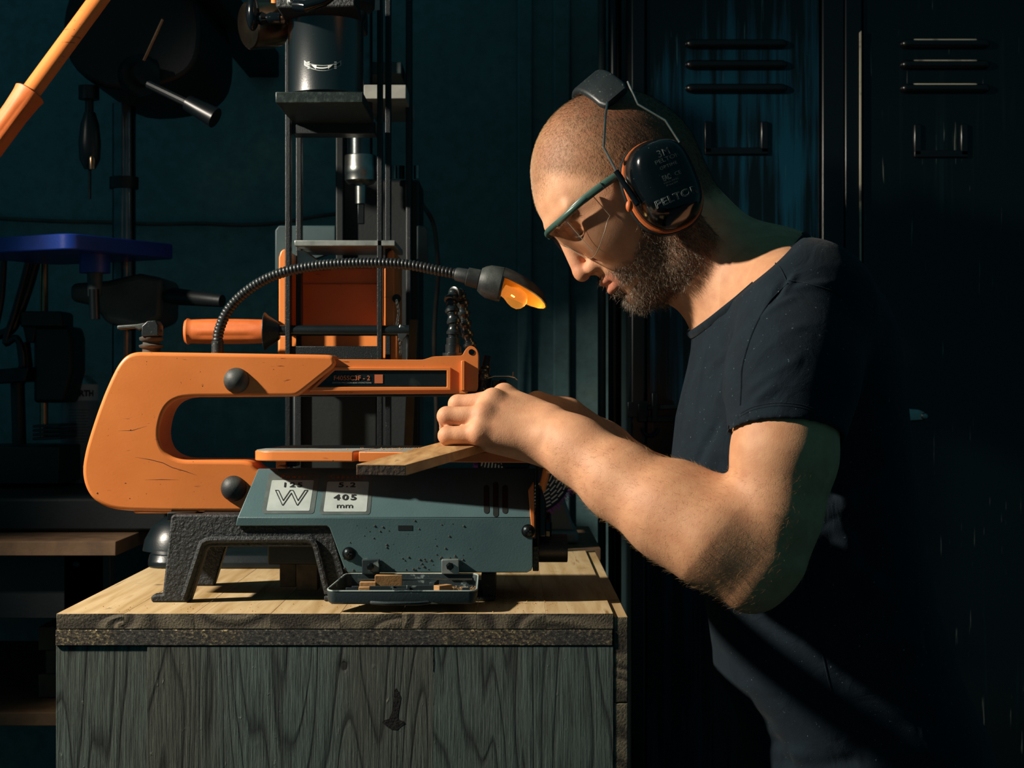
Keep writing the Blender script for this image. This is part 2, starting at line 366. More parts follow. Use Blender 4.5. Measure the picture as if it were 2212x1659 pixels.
def skin():
    t = NT('skin'); at = t.n('ShaderNodeAttribute', attribute_name='Col')
    blot = t.noise(60, 4); fine = t.noise(900, 3, .6)
    c = t.mix(t.ramp(blot, [(.3, 0.), (.75, .35)]), at.outputs['Color'], '9C4F32')
    c = t.mix(t.ramp(t.noise(260, 2), [(.74, 0.), (.78, .5)]), c, '6A3A22')
    b = t.bump(fine, .30, .0008); b = t.bump(t.noise(240, 3), .16, .0012, b)
    m = t.out(c, .56, b); t.b.inputs['Specular IOR Level'].default_value = .3; t.b.inputs['Subsurface Weight'].default_value = .10; t.b.inputs['Subsurface Radius'].default_value = (.006, .002, .001)
    t.b.inputs['Subsurface Scale'].default_value = 1.0; return m
SKIN = skin()
def fabric(name, c1, c2, lint, scale=1.0):
    t = NT(name); w1 = t.noise(900 * scale, 3, .6); w2 = t.noise(30, 4)
    c = t.mix(t.ramp(w2, [(.3, 0.), (.75, 1.)]), c1, c2); c = t.mix(t.ramp(t.noise(330, 2, .5), [(.71, 0.), (.76, 1.)]), c, lint)
    b = t.bump(w1, .35, .001); b = t.bump(t.noise(22, 3, .5, None, 1.2), .30, .008, b)
    m = t.out(c, .85, b); t.b.inputs['Specular IOR Level'].default_value = .14; t.b.inputs['Sheen Weight'].default_value = .04; t.b.inputs['Sheen Roughness'].default_value = .5; return m
SHIRT = fabric('charcoal_cotton', '14212A', '0E1921', '54626B')
DENIM = fabric('blue_denim', '22343E', '182731', '40535C')
STEEL_BG = M('dimmed_steel', '6E7374', .22, 1.0, c2='565B5C', vs=40, bump=(300, .08))  # darker copy of the steel, dimmer background reflections put into its colour
SHOE = M('dark_leather', '14110F', .5, bump=(200, .3))
HAIR = M('short_brown_hair', '5A4028', .45, c2='33241A', vs=200)
HAIR_SUN = M('sunlit_hair', 'B48F60', .45, c2='8C6A42', vs=200)  # lighter copy of the hair, sunlight on the front put into colour
BEARD = M('greying_beard', '5E4A36', .4, c2='C4B8A4', vs=260, lo=.52, hi=.64)
ARMHAIR = M('arm_hair', '94703F', .4, c2='C09A64', vs=200)
SAWDUST = M('sawdust', 'C79A5E', .8, c2='A97C46', vs=400)
CUP_PRINT = M('worn_cup_print', '454F4C', .5, c2='1E2727', vs=140)
HOSE_PLASTIC = M('hose_plastic', '131A1C', .30, c2='1E2728', vs=90, bump=(500, .1), dust=('5A6461', 300, .66))
TRAY_RIM = M('worn_tray_rim', '8C9995', .5, c2='3C4A4B', vs=60, lo=.56, hi=.62, bump=(400, .2))
DEEP_BLACK = M('deep_black_enamel', '07090A', .55, bump=(200, .2))  # one even enamel colour, deeper black than the dark machine enamel
EDGE_LIT = M('lit_edge_pale', 'A59C8A', .45, c2='3A3A36', vs=26, lo=.52, hi=.66)  # pale tone for locker edges that catch light, light put into colour
# ------------------------------------------------------------------ the room
BZ = 1.0                                                   # height of the workbench top
def struct(name, mb, mat, label, **kw):
    o = mb.build(name, mat, None, **kw); return tag(o, label, 'wall' if 'wall' in name else name.split('_')[0], kind='structure')
struct('floor', MB().box(-2.6, 2.6, -.4, 3.45, -.05, 0), FLOOR, 'dark dusty workshop floor', smooth=0)
wb = struct('wall_back', MB().box(-2.6, 2.6, 3.30, 3.45, 0, 3.0), CONCRETE, 'dark rough concrete back wall of the workshop', smooth=0)
# shuttering ribs standing proud of the wall between the press and the lockers
for a, b in ((1118, 1150), (1195, 1232)):
    MB().prism([(a, -60), (b, -60), (b, 1400), (a, 1400)], 3.285, 3.30).build('concrete_rib', CONCRETE, wb, bevel=.004)
# ------------------------------------------------------------------ workbench
YF, YB = 1.80, 2.497                                       # front and back edge of the workbench
XL, XR = P(122, 0, YF).x, P(1325, 0, YF).x; XS = P(1357, 0, YF).x
wbench = thing('workbench', (-.19, 2.15, 0), 'weathered wooden box workbench that the scroll saw stands on', 'workbench')
zt1 = BZ - .0165; zc1 = zt1 - .0008; zc0 = zc1 - .0175
cuts = [122, 268, 420, 585, 735, 868, 1030, 1180, 1325]
for a, b in zip(cuts, cuts[1:]):
    m = MB(); x0, x1 = P(a, 0, YF).x + .00003, P(b, 0, YF).x - .00003
    m.box(x0, x1, YF, YB, zt1, BZ); m.mi = [0, 0, 1, 1, 0, 0]
    m.build('plank', [PINE_TOP, PINE_END], wbench, bevel=.0004, seg=1)
MB().box(XL - .001, XR - .0005, YF - .0004, YB, zc0, zc1).build('core_layer', CHIP, wbench, bevel=.001, label='rough sawn layer under the top planks')
fc = [120, 318, 610, 936, 1128, 1325]
for i, (a, b) in enumerate(zip(fc, fc[1:])):
    x0, x1 = P(a, 0, YF).x + .0001, P(b, 0, YF).x - .0001
    MB().box(x0, x1, YF + (.0016 if i < 1 else .0003), YF + .024, .012, zc0 - .0004).build('front_board', FRONT_WOOD, wbench, bevel=.00025, label='upright weathered front board')
zj = P(0, 1519, YF).z
for z0, z1 in ((zj + .0004, BZ - .0035), (.012, zj - .0004)):
    m = MB().box(XR + .0006, XS, YF + .001, YB + .02, z0, z1); m.mi = [0, 0, 1, 1, 0, 2]
    m.build('side_board', [SIDE_WOOD, PINE_END, PINE_TOP], wbench, bevel=.0012)
MB().box(XL + .001, XL + .018, YF + .024, YB, .012, zc0).build('side_panel', SIDE_WOOD, wbench, bevel=.001)
MB().box(XL, XR, YB - .018, YB, .012, zc0).build('back_panel', SIDE_WOOD, wbench, bevel=.001)
for x in (XL + .02, XS - .04):
    for y in (YF + .03, YB - .03): MB().box(x, x + .03, y - .02, y + .01, 0, .012).build('foot', BLACK_PLASTIC, wbench, bevel=.001)
# split knot in the front boards, and the drying crack above it
ROT = M('rotten_knot', '040403', .95, c2='090705', vs=200, bump=(300, .8, .003))
kn_ = [(855, 1486), (860, 1493), (866, 1506), (864, 1520), (861, 1536), (859, 1547), (862, 1555), (872, 1558), (876, 1563), (866, 1569), (858, 1577), (846, 1576), (836, 1570), (825, 1561), (830, 1556), (840, 1553), (846, 1540), (849, 1522), (852, 1508), (851, 1494)]
MB().prism(kn_, YF + .0001, YF + .004).build('knot_hole', ROT, wbench, smooth=0)
MB().prism([(934.5, 1396), (937.5, 1396), (937, 1415), (938.5, 1430), (936.5, 1452), (935.5, 1430), (936, 1412)], YF + .0001, YF + .004).build('drying_crack', ROT, wbench, smooth=0)
# ------------------------------------------------------------------ scroll saw
saw = thing('scroll_saw', (-.18, 1.97, BZ), 'orange and grey scroll saw with a C-shaped arm and gooseneck lamp', 'scroll saw')
AY0, AY1 = 1.932, 2.003                                    # front and back of the C-arm casting
carm = [(292, 760), (500, 763), (700, 766), (717, 767), (723, 775), (726, 790), (648, 852), (636, 857), (420, 858), (388, 861), (366, 872), (352, 893), (344, 925), (344, 950), (352, 972), (368, 986), (392, 994),
        (528, 995), (543, 999), (552, 1010), (560, 1017), (640, 1019), (640, 1106), (380, 1106), (280, 1104), (248, 1101), (222, 1093), (199, 1078), (185, 1056), (178, 1030), (178, 1004), (185, 968),
        (197, 928), (210, 889), (225, 849), (240, 815), (255, 786), (271, 768)]
arm = MB().prism(chaikin(carm, 3, 7), AY0, AY1).build('c_arm', ORANGE, saw, bevel=.0062, seg=4, smooth=60, label='orange cast C-shaped arm')
# arm nose: slimmer, recessed from the face of the casting
NY0 = AY0 + .010
nose = [(640, 853), (722, 776), (914, 777), (936, 770), (999, 768), (1004, 757), (1011, 749), (1018, 747), (1026, 750), (1031, 757), (1033, 768), (1033, 838), (1029, 847), (1020, 850)]
nz = MB().prism(chaikin(nose, 2, 3), NY0, AY1 - .012).build('arm_nose', ORANGE, saw, bevel=.0022, seg=3, smooth=50)
ring = [(668, 845), (719, 793), (974, 794), (974, 843)]; lab = [(684, 836), (723, 800), (965, 800), (965, 836)]
def frame_between(name, a, b, y0, y1, mat, parent):
    m = MB(); n = len(a); A = [P(*p, y0) for p in a]; B = [P(*p, y0) for p in b]; d = Vector((0, y1 - y0, 0))
    v = A + B + [p + d for p in A] + [p + d for p in B]; f = []
    for i in range(n):
        j = (i + 1) % n; f += [(i, j, n + j, n + i), (2 * n + i, 3 * n + i, 3 * n + j, 2 * n + j), (i, 2 * n + i, 2 * n + j, j), (n + i, n + j, 3 * n + j, 3 * n + i)]
    return m.add(v, f).build(name, mat, parent, bevel=.0008)
frame_between('label_rim', ring, lab, NY0 - .0032, NY0 + .001, ORANGE, nz)
lb = MB().prism(lab, NY0 - .0008, NY0 + .0004).build('label_plate', LABEL_BLACK, saw, smooth=0, label='dark label strip with orange lettering')
text('F405SC3F - 2', .0078, P(760, 817, NY0 - .0012), X3, Z3, LABEL_ORANGE, lb, sx=1.0, bold=.0001)
text('STATION PRECISION BOIS 3 FONCTIONS', .0026, P(760, 827, NY0 - .0012), X3, Z3, LABEL_GREYTXT, lb, sx=.95)
MB().prism([(809, 809), (827, 809), (827, 828), (809, 828)], NY0 - .0014, NY0 - .0008).build('printed_square', LABEL_ORANGE, lb, smooth=0)
MB().prism([(996, 779), (1004, 779), (1004, 844), (996, 844)], NY0 - .006, NY0 + .001).build('raised_rib', ORANGE, nz, bevel=.0008)
# eye hole in the lug: dark bore with rim
MB().lathe(P(1018.5, 760.5, NY0 - .0006), Y3, [(0, .0034), (.001, .0036)], 16).build('lug_bore', BLACK_GLOSS, nz)
# rubber plugs
for px, py, r in ((511, 822, 27), (505, 1055, 27)):
    rr = r * AY0 / F
    MB().lathe(P(px, py, AY0), -Y3, [(-.002, rr * 1.02), (.0015, rr * 1.03), (.005, rr * .93), (.009, rr * .72), (.0118, rr * .42), (.0128, rr * .1)], 32).build('rubber_plug', DUSTY_BLACK, saw, smooth=60)
MB().prism([(285, 1098), (370, 1098), (374, 1109), (290, 1109)], AY0 + .003, AY0 + .05).build('lower_lip', ORANGE, arm, bevel=.0015)
SCUFF = M('dark_scuff', '33190D', .7)
for pts_, r in (([(288, 987), (325, 993), (352, 1000), (372, 1010), (400, 1018), (428, 1028)], .0005), ([(308, 1037), (350, 1036), (392, 1037)], .0004), ([(252, 931), (285, 930), (322, 919)], .0004), ([(560, 786), (572, 778)], .0003)):
    MB().tube([P(x, y, AY0) + Y3 * .0001 for x, y in pts_], [.0001] + [(r, .00025)] * (len(pts_) - 2) + [.0001], 6, flat=(0, 0, 1)).build('scratch', SCUFF, arm)
MB().lathe(P(182.5, 1009, AY0 + .004), Vector((-.5, -1, 0)), [(0, .0026), (.0012, .0020), (.0014, .0005)], 12).build('paint_chip', STEEL_DARK, arm)
# steel lower arm strip and rear motion links
MB().box(P(640, 0, 1.95).x, P(1050, 0, 1.95).x, 1.955, 1.985, P(0, 857, 1.955).z, P(0, 846, 1.955).z).build('blade_arm', STEEL_DARK, saw, bevel=.001)
# ---- grey sheet-metal housing
HY = 1.888; zcr = P(0, 1118, HY).z; zlo = P(0, 1238, HY).z; TY = 1.934; ztp = P(0, 1012, TY).z
xl_t, xl_c = P(558, 0, TY).x, P(513, 0, HY).x; xr_t, xr_c = P(1157, 0, TY).x, P(1152, 0, HY).x
HB = 2.03
m = MB()
lp = [(xl_c, HY, zcr), (xr_c, HY, zcr), (xr_t, TY, ztp), (xl_t, TY, ztp)]
m.sweep([Vector(p) for p in lp], (0, .0025, -.001))
slope = m.build('sloped_panel', GREY_BODY, saw, bevel=.0008)
low = [(513, 1117), (1151, 1119), (1151, 1222), (1148, 1232), (1138, 1237), (752, 1237), (744, 1228), (712, 1140), (706, 1136), (509, 1136)]
plate = MB().prism(low, HY, HY + .003).build('side_plate', GREY_BODY, saw, bevel=.0009)
MB().box(xl_t + .01, xr_c - .004, TY + .004, HB, P(0, 1230, HY).z, ztp - .004).build('inner_housing', DARK_MACHINE, saw, bevel=.002)
# end cheek with its rim, black frame bracket and motor stub
ex = P(1160, 0, 1.93).x
m = MB().prism([(1160, 1004), (1174, 1004), (1174, 1012), (1163, 1016), (1163, 1232), (1160, 1232)], HY + .004, HY + .11)
m.build('end_bracket', STEEL_DARK, saw, bevel=.0008)
MB().prism([(1141, 1060), (1153, 1042), (1155, 1120), (1155, 1160), (1149, 1160)], HY - .0008, HY + .02).build('orange_edge', ORANGE, saw, bevel=.001)
MB().prism([(1151, 1180), (1164, 1180), (1164, 1234), (1151, 1234)], HY + .002, HY + .10).build('end_foot_bracket', BLACK_CAST, saw, bevel=.001)
c0 = P(1164, 1184, 1.955)
MB().lathe(c0, X3, [(0, .0165), (.033, .0165), (.0335, .0155), (.0335, .006), (.033, .006)], 32).build('motor_stub', BLACK_PLASTIC, saw)
MB().lathe(P(1170, 1137, 1.93), X3, [(0, .013), (.004, .013), (.005, .017), (.009, .0175), (.011, .016), (.012, .006)], 28).build('tilt_knob', BLACK_GLOSS, saw)
MB().prism([(1164, 1056), (1171, 1056), (1180, 1085), (1180, 1160), (1164, 1160)], 1.915, 1.985).build('bearing_block', BLACK_PAINT, saw, bevel=.002)
# vent slots, slotted hole, screws
nsl = (Vector(lp[1]) - Vector(lp[0])).cross(Vector(lp[3]) - Vector(lp[0])).normalized()
if nsl.y > 0: nsl = -nsl
def on_slope(px, py, off=0.0): return onplane(px, py, lp[0], nsl) + nsl * off
for px, y0, y1 in ((1051, 1054, 1104), (1071, 1047, 1111), (1091, 1054, 1104)):
    loop = [on_slope(px + x, y, .0001) for x, y in arc((0, y0), 6, 180, 360, 6) + arc((0, y1), 6, 0, 180, 6)]
    MB().sweep(loop, nsl * .0004).build('vent_slot', PRINT_BLACK, slope, smooth=0)
MB().prism([(860, 1135), (891, 1135), (891, 1146), (860, 1146)], HY - .0003, HY + .002).build('slotted_hole', PRINT_BLACK, plate, smooth=0)
def screw(px, py, y, r, mat, parent, name='screw'):
    o = P(px, py, y); m = MB().lathe(o, -Y3, [(-.001, r * 1.25), (.0008, r * 1.25), (.0012, r), (.003, r * .86), (.0045, r * .45), (.0048, .0002)], 20)
    q = m.build(name, mat, parent, smooth=40)
    t = MB(); c = o - Y3 * .0044
    t.obox(c, (X3, Y3, Z3), (r * .55, .0008, r * .12)); t.obox(c, (X3, Y3, Z3), (r * .12, .0008, r * .55)); t.build('cross_slot', PRINT_BLACK, q, smooth=0); return q
screw(754, 1196, HY, .0062, STEEL_DARK, saw); screw(1141, 1147, HY, .0062, STEEL_DARK, saw)
# stickers on the sloped panel
ux = (on_slope(900, 1060) - on_slope(700, 1060)).normalized(); uy = ux.cross(-nsl) * -1
uy = nsl.cross(ux)
if uy.z < 0: uy = -uy
def sticker(pts, mat, parent, name, h0, h1, r=2, n=1):
    loop = [on_slope(x, y, h0) for x, y in pts]
    return MB().sweep(loop, nsl * (h1 - h0)).build(name, mat, parent, smooth=0)
def rrp(x0t, x1t, x0b, x1b, y0, y1, r):
    """rounded sticker outline leaning with the panel's slanted edge"""
    out = []
    for (cx_, cy_, a0) in ((x1t - r, y0 + r, -90), (x1b - r, y1 - r, 0), (x0b + r, y1 - r, 90), (x0t + r, y0 + r, 180)):
        out += arc((cx_, cy_), r, a0, a0 + 90, 5)
    return out
for (o_, i_, head, big, big2, unit, cx_) in (((580, 690, 566, 679, 1022, 1110, 7), (587, 678, 576, 669, 1038, 1104, 3), 'Power', '125', None, 'W', 630),
                                            ((704, 806, 690, 800, 1026, 1112, 7), (707, 797, 699, 792, 1041, 1106, 3), 'Capacity', '5.2', '405', 'mm', 748)):
    st = sticker(rrp(*o_), LABEL_DARKEDGE, slope, 'rating_sticker', .0001, .0004)
    inn = sticker(rrp(*i_), LABEL_SILVER, st, 'silver_field', .0004, .0006) if False else sticker(rrp(*i_), LABEL_SILVER, slope, 'silver_field', .0004, .0007)
    text(head, .0075, on_slope(cx_ + 4, 1031, .0006), ux, uy, LABEL_ORANGE, slope, sx=1.05, space=1.5)
    text(big, .0092, on_slope(cx_ + 2, 1049, .0009), ux, uy, PRINT_BLACK, slope, sx=1.5, space=1.25, bold=.0002)
    if big2: text(big2, .0108, on_slope(cx_ - 2, 1076, .0009), ux, uy, PRINT_BLACK, slope, sx=1.35, space=1.3, bold=.0003); text(unit, .0098, on_slope(cx_ - 3, 1094, .0009), ux, uy, PRINT_BLACK, slope, sx=1.3)
    else: text(unit, .031, on_slope(cx_ - 2, 1078, .0009), ux, uy, PRINT_BLACK, slope, sx=1.15, outline=.00035)
# sawdust crumbs stuck to the plate
m = MB()
for i in range(90):
    px = random.uniform(725, 1040); py = random.choice([random.uniform(1122, 1232), random.uniform(1190, 1232)]); r = random.uniform(.0004, .0014)
    if px < 720 + (1237 - py) * -.0 + 20 or (px > 1000 and random.random() < .6): continue
    m.ball(P(px, py, HY), (r, r * .7, r), 6, 4)
m.build('dust_crumbs', RUBBER_TAN, plate, kind='stuff')
# ---- cast base: front and rear arched frames joined by rails
def arch(y0, y1, dx=0, name='base_frame'):
    o = [(368, 1118), (372, 1112), (706, 1112), (716, 1140), (760, 1290), (760, 1302), (735, 1302), (712, 1290), (684, 1182), (452, 1182), (444, 1188), (414, 1285), (408, 1302), (326, 1302), (324, 1290), (330, 1286), (350, 1284)]
    s_ = y0 / 1.8895
    return MB().prism([(CX + (x + dx - CX), y) for x, y in o], y0, y1) if dx else MB().sweep([P(x, y, 1.8895) + Vector((0, y0 - 1.8895, 0)) for x, y in o], (0, y1 - y0, 0))
base = arch(1.892, 1.912).build('base_frame', BLACK_CAST, saw, bevel=.0022, seg=2)
arch(2.045, 2.062).build('base_frame', BLACK_CAST, saw, bevel=.0022)
rim_ = [(708, 1282), (690, 1208), (684, 1184), (678, 1172), (666, 1166), (640, 1165), (480, 1166), (452, 1167), (440, 1172), (433, 1184), (402, 1278), (396, 1290)]
MB().tube([P(x, y, 1.8895) + Vector((0, .0025, 0)) for x, y in smooth_poly([(a, b, 0) for a, b in rim_], 3, False) for x, y in [(x, y)]] if False else [P(q.x, q.y, 1.8895) + Vector((0, .001, 0)) for q in smooth_poly([(a, b, 0) for a, b in rim_], 4, False)], .0042, 10, flat=(0, 1, 0)).build('arch_rim', BLACK_CAST, base)
za = P(0, 1114, 1.8895).z
for a, b in ((372, 400), (676, 704)):
    MB().box(P(a, 0, 1.8895).x, P(b, 0, 1.8895).x, 1.912, 2.045, za - .03, za - .003).build('base_rail', BLACK_CAST, saw, bevel=.002)
MB().box(P(425, 0, 1.8895).x, P(665, 0, 1.8895).x, 1.912, 2.05, za - .012, za + .001).build('base_deck', BLACK_CAST, saw, bevel=.002)
MB().box(P(352, 0, 1.8895).x, P(412, 0, 1.8895).x, 1.912, 2.046, za - .008, za + .002).build('base_pad', STEEL_DARK, saw, bevel=.001)
for a, b, y in ((604, 640, 1.955), (640, 686, 1.94)):
    MB().prism([(a, 1170), (b, 1170), (b, 1276 if a > 610 else 1268), (a, 1276 if a > 610 else 1268)], y, y + .03).build('motor_bracket', BROWN_DUSTY, saw, bevel=.001, label='dusty brown motor bracket')
MB().box(P(1040, 0, 1.91).x, P(1070, 0, 1.91).x, 1.905, 2.06, BZ + .001, P(0, 1236, 1.905).z).build('base_post', BLACK_CAST, saw, bevel=.002)
MB().box(P(700, 0, 1.9).x, P(1068, 0, 1.9).x, 1.90, 2.06, BZ + .0005, BZ + .006).build('base_foot_plate', BLACK_CAST, saw, bevel=.001)
# ---- tilting table with slot
TZ = 1.1715; tx0, tx1 = P(565, 0, 1.93).x, P(1206, 0, 1.93).x
ty0, ty1 = 1.878, 2.05
def stadium(ins=0.0):
    r = .028 - ins * .6; x0, x1, y0, y1 = tx0 + ins, tx1 - ins, ty0 + ins, ty1 - ins
    return [Vector((x, y)) for x, y in roundrect(x0, x1, y0, y1, r, 6)]
def slotted(ins):
    """table outline with the blade slot cut from the front edge inwards"""
    q = stadium(ins); s0 = P(781, 0, ty0).x; sl = [Vector((s0, ty0 + ins)), Vector((s0 + .012, ty0 + .10)), Vector((s0 + .0165, ty0 + .10)), Vector((s0 + .0065, ty0 + ins))]
    i = max(range(len(q)), key=lambda k: (q[k].y < ty0 + ins + 1e-4, -q[k].x if False else 0))
    k = [j for j in range(len(q)) if abs(q[j].y - (ty0 + ins)) < 1e-6]
    a = k[0]                                                 # last corner point before the straight front run
    return q[:a + 1] + sl + q[a + 1:]
tilt = Matrix.Rotation(math.radians(.35), 4, 'Y')
def yawt(v):
    c = Vector(((tx0 + tx1) / 2, (ty0 + ty1) / 2)); a = math.radians(-7.2); d = Vector((v.x, v.y)) - c
    return Vector((c.x + d.x * math.cos(a) - d.y * math.sin(a), c.y + d.x * math.sin(a) + d.y * math.cos(a)))
tab = MB().sweep([Vector((p.x, p.y, TZ - .0115)) for p in map(yawt, slotted(0))], (0, 0, .0115)).build('saw_table', ORANGE, saw, bevel=.0012, smooth=40, label='orange rimmed work table')
MB().sweep([Vector((p.x, p.y, TZ + .0001)) for p in map(yawt, slotted(.0015))], (0, 0, .0007)).build('table_top_plate', STEEL_TOP, tab, smooth=0)
MB().lathe(Vector((P(1045, 0, 1.965).x, 1.965, TZ + .0004)), Z3, [(0, .018), (.0007, .018)], 24).build('throat_insert', STEEL_DARK, tab)
MB().prism([(596, 992), (617, 992), (617, 1012), (596, 1012)], 1.925, 1.96).build('table_trunnion', ORANGE, saw, bevel=.001)
MB().prism([(620, 992), (640, 992), (640, 1008), (620, 1008)], 1.935, 1.97).build('table_clamp', STEEL_DARK, saw, bevel=.001)
MB().prism([(1080, 996), (1150, 996), (1140, 1012), (1090, 1012)], 1.94, 2.0).build('table_trunnion', STEEL_DARK, saw, bevel=.001)
# ---- blade holder, presser foot and upper link
MB().tube([P(1047, 790, 1.965), P(1047, 845, 1.965)], .0035, 10).build('blade_rod', STEEL_DARK, saw)
MB().lathe(P(1041, 850, 1.955), Vector((.15, 0, 1)), [(0, .006), (.01, .0085), (.02, .009), (.024, .0055), (.031, .006), (.033, .0045), (.045, .0042)], 18).build('blade_clamp', STEEL_DARK, saw)
MB().prism([(1063, 822), (1080, 822), (1080, 862), (1063, 862)], 1.955, 1.975).build('foot_holder', BLACK_PAINT, saw, bevel=.001)
MB().prism([(1079, 820), (1094, 820), (1094, 846), (1079, 846)], 1.95, 1.962).build('foot_guide', STEEL_DARK, saw, bevel=.001)
MB().tube([P(x, y, 1.95) for x, y in ((1060, 846), (1050, 840), (1047, 828), (1053, 817), (1068, 813), (1100, 813), (1112, 816), (1118, 821))], [(.0042, .0012)] * 8, 10, flat=(0, 1, 0)).build('hold_down_foot', STEEL, saw)
MB().tube([P(1109, 803, 1.95), P(1108, 815, 1.95)], .0009, 8).build('foot_pin', STEEL_WARM, saw)
MB().prism([(1010, 846), (1040, 846), (1046, 857), (1010, 857)], 1.94, 1.955).build('link_plate', STEEL_DARK, saw, bevel=.001)
MB().tube([Vector((P(1045, 0, 1.965).x, 1.965, TZ + .001)), P(1045, 848, 1.965)], .0009, 6).build('blade', STEEL, saw)
# ---- tension lever on the rear of the arm
lv = P(327, 755, 1.965)
MB().lathe(lv, Z3, [(-.004, .0105), (.001, .0105), (.0025, .014), (.005, .0145), (.0065, .010), (.009, .010), (.011, .0138), (.014, .0142), (.016, .0095), (.019, .009), (.021, .013), (.0235, .0125), (.025, .006)], 24).build('rubber_bellows', RUBBER_TAN, saw, smooth=60)
tl = MB().prism([(305, 727), (306, 704), (318, 693), (336, 692), (342, 702), (342, 726)], 1.95, 1.978).build('tension_lever', BLACK_PLASTIC, saw, bevel=.0012)
MB().prism([(252, 703), (296, 700), (318, 696), (318, 708), (300, 714), (290, 709), (253, 712)], 1.955, 1.972).build('lever_tail', DUSTY_BLACK, tl, bevel=.0015)
# ---- gooseneck lamp
gn = [(470, 762), (470, 740), (474, 712), (490, 675), (520, 640), (565, 608), (620, 586), (700, 572), (800, 568), (880, 572), (940, 583), (985, 592)]
gy = [1.962, 1.962, 1.962, 1.96, 1.958, 1.955, 1.95, 1.945, 1.94, 1.94, 1.94, 1.94]
neck = smooth_poly([P(x, y, q) for (x, y), q in zip(gn, gy)], 26, False)
# resample by arc length, alternate radius for the corrugation
acc = [0]
for a, b in zip(neck, neck[1:]): acc.append(acc[-1] + (b - a).length)
L = acc[-1]; nring = 78; pts = []; rad = []
def at_len(s):
    for i in range(len(acc) - 1):
        if acc[i + 1] >= s: return neck[i].lerp(neck[i + 1], (s - acc[i]) / max(acc[i + 1] - acc[i], 1e-9))
    return neck[-1]
for k in range(nring * 5 + 1):
    u = k / 5; pts.append(at_len(L * k / (nring * 5))); rad.append([.0054, .0060, .0063, .0063, .0060][k % 5])
lamp = MB().tube(pts, rad, 14).build('gooseneck_lamp', BLACK_PLASTIC, saw, smooth=25, label='black gooseneck lamp with amber bulb')
MB().lathe(P(470, 763, 1.962), Z3, [(-.002, .0075), (.014, .0072), (.0145, .006)], 18).build('neck_socket', BLACK_PLASTIC, lamp)
h0 = P(982, 591, 1.94); hd = (P(1050, 607, 1.94) - h0).normalized()
MB().lathe(h0, hd, [(0, .0062), (.002, .0078), (.0145, .0088), (.015, .0108), (.029, .0115), (.0295, .009), (.030, .0135), (.034, .0165), (.040, .0195), (.056, .0205)], 28).build('lamp_holder', DUSTY_BLACK, lamp)
# hooded shade: half shell open underneath
hs = h0 + hd * .056; up = hd.cross(-Y3).normalized()
if up.z < 0: up = -up
sd = Y3; m = MB(); loops_o = []; loops_i = []
prof = [(0, .0208), (.008, .0216), (.020, .0218), (.030, .0208), (.040, .0182), (.049, .0140), (.0555, .0072), (.0575, .001)]
for k, rr in ((0, 1.0), (1, .90)):
    for t, r in prof:
        loop = []
        for i in range(17):
            a = math.radians(-22 + 176 * i / 16); loop.append(hs + hd * (t * (1 if k == 0 else .97)) + up * (math.sin(a) * r * rr - t * .24) + sd * (math.cos(a) * r * rr))
        (loops_o if k == 0 else loops_i).append(loop)
nO = 17
def strip(m, A, flip):
    v = [p for Lp in A for p in Lp]; f = []
    for i in range(len(A) - 1):
        for j in range(nO - 1):
            q = (i * nO + j, i * nO + j + 1, (i + 1) * nO + j + 1, (i + 1) * nO + j); f.append(q[::-1] if flip else q)
    k0 = len(m.v); m.add(v, f); return k0
a0 = strip(m, loops_o, False); b0 = strip(m, loops_i, True)
for i in range(len(prof) - 1):
    for j in (0, nO - 1):
        m.f.append((a0 + i * nO + j, a0 + (i + 1) * nO + j, b0 + (i + 1) * nO + j, b0 + i * nO + j)); m.mi.append(0)
for fi in range(len(m.f)):                               # inner shell faces carry the reflector finish
    if all(i >= b0 for i in m.f[fi]): m.mi[fi] = 1
m.build('lamp_shade', [DUSTY_BLACK, REFLECTOR], lamp, smooth=50)
MB().lathe(hs - hd * .001, hd, [(0, .0205), (.003, .0205), (.0035, .012)], 28).build('shade_collar', BLACK_PAINT, lamp)
bo = hs + hd * .003 - up * .0055; bd = (hd - up * .34).normalized()
bul = MB().lathe(bo, bd, [(0, .0070), (.006, .0078), (.013, .0105), (.019, .0118), (.025, .0110), (.029, .0078), (.0315, .003), (.0318, .0002)], 24).build('bulb', BULB, lamp, smooth=60, label='glowing amber light bulb')
pl = bpy.data.lights.new('bulb_glow', 'POINT'); pl.energy = .055; pl.color = (1, .62, .22); pl.shadow_soft_size = .014
plo = bpy.data.objects.new('bulb_glow', pl); COL.objects.link(plo); plo.location = bo + bd * .040 + up * .002
MB().tube([bo + bd * .012 - Y3 * .003, bo + bd * .016 - Y3 * .001, bo + bd * .016 + Y3 * .001, bo + bd * .012 + Y3 * .003], .0006, 6).build('filament', FILAMENT, lamp)
# ---- segmented blower hose (two limbs meeting at the top)
def segment(p, d, mb, s=1.0):
    mb.lathe(p, d, [(-.0006 * s, .0066 * s), (0, .0084 * s), (.0030 * s, .0086 * s), (.0036 * s, .0078 * s), (.0095 * s, .0056 * s), (.0108 * s, .0062 * s), (.0128 * s, .0066 * s), (.0148 * s, .0058 * s), (.016 * s, .004 * s)], 18)
bl = MB().lathe(P(979, 768, 1.965), Z3, [(-.003, .0125), (.003, .0125), (.0035, .0092), (.013, .0092), (.0135, .0080), (.021, .0080), (.0215, .0060), (.027, .0060)], 6 * 4).build('blower_hose', HOSE_PLASTIC, saw, label='black segmented blower hose')
path = [P(x, y, 1.965 + d) for x, y, d in ((980, 722, 0), (981, 698, 0), (977, 674, .002), (974, 651, .005), (980, 634, .012), (992, 634, .020), (999, 650, .026), (1001, 672, .028), (1004, 695, .030), (1008, 718, .032), (1014, 741, .032), (1020, 764, .032))]
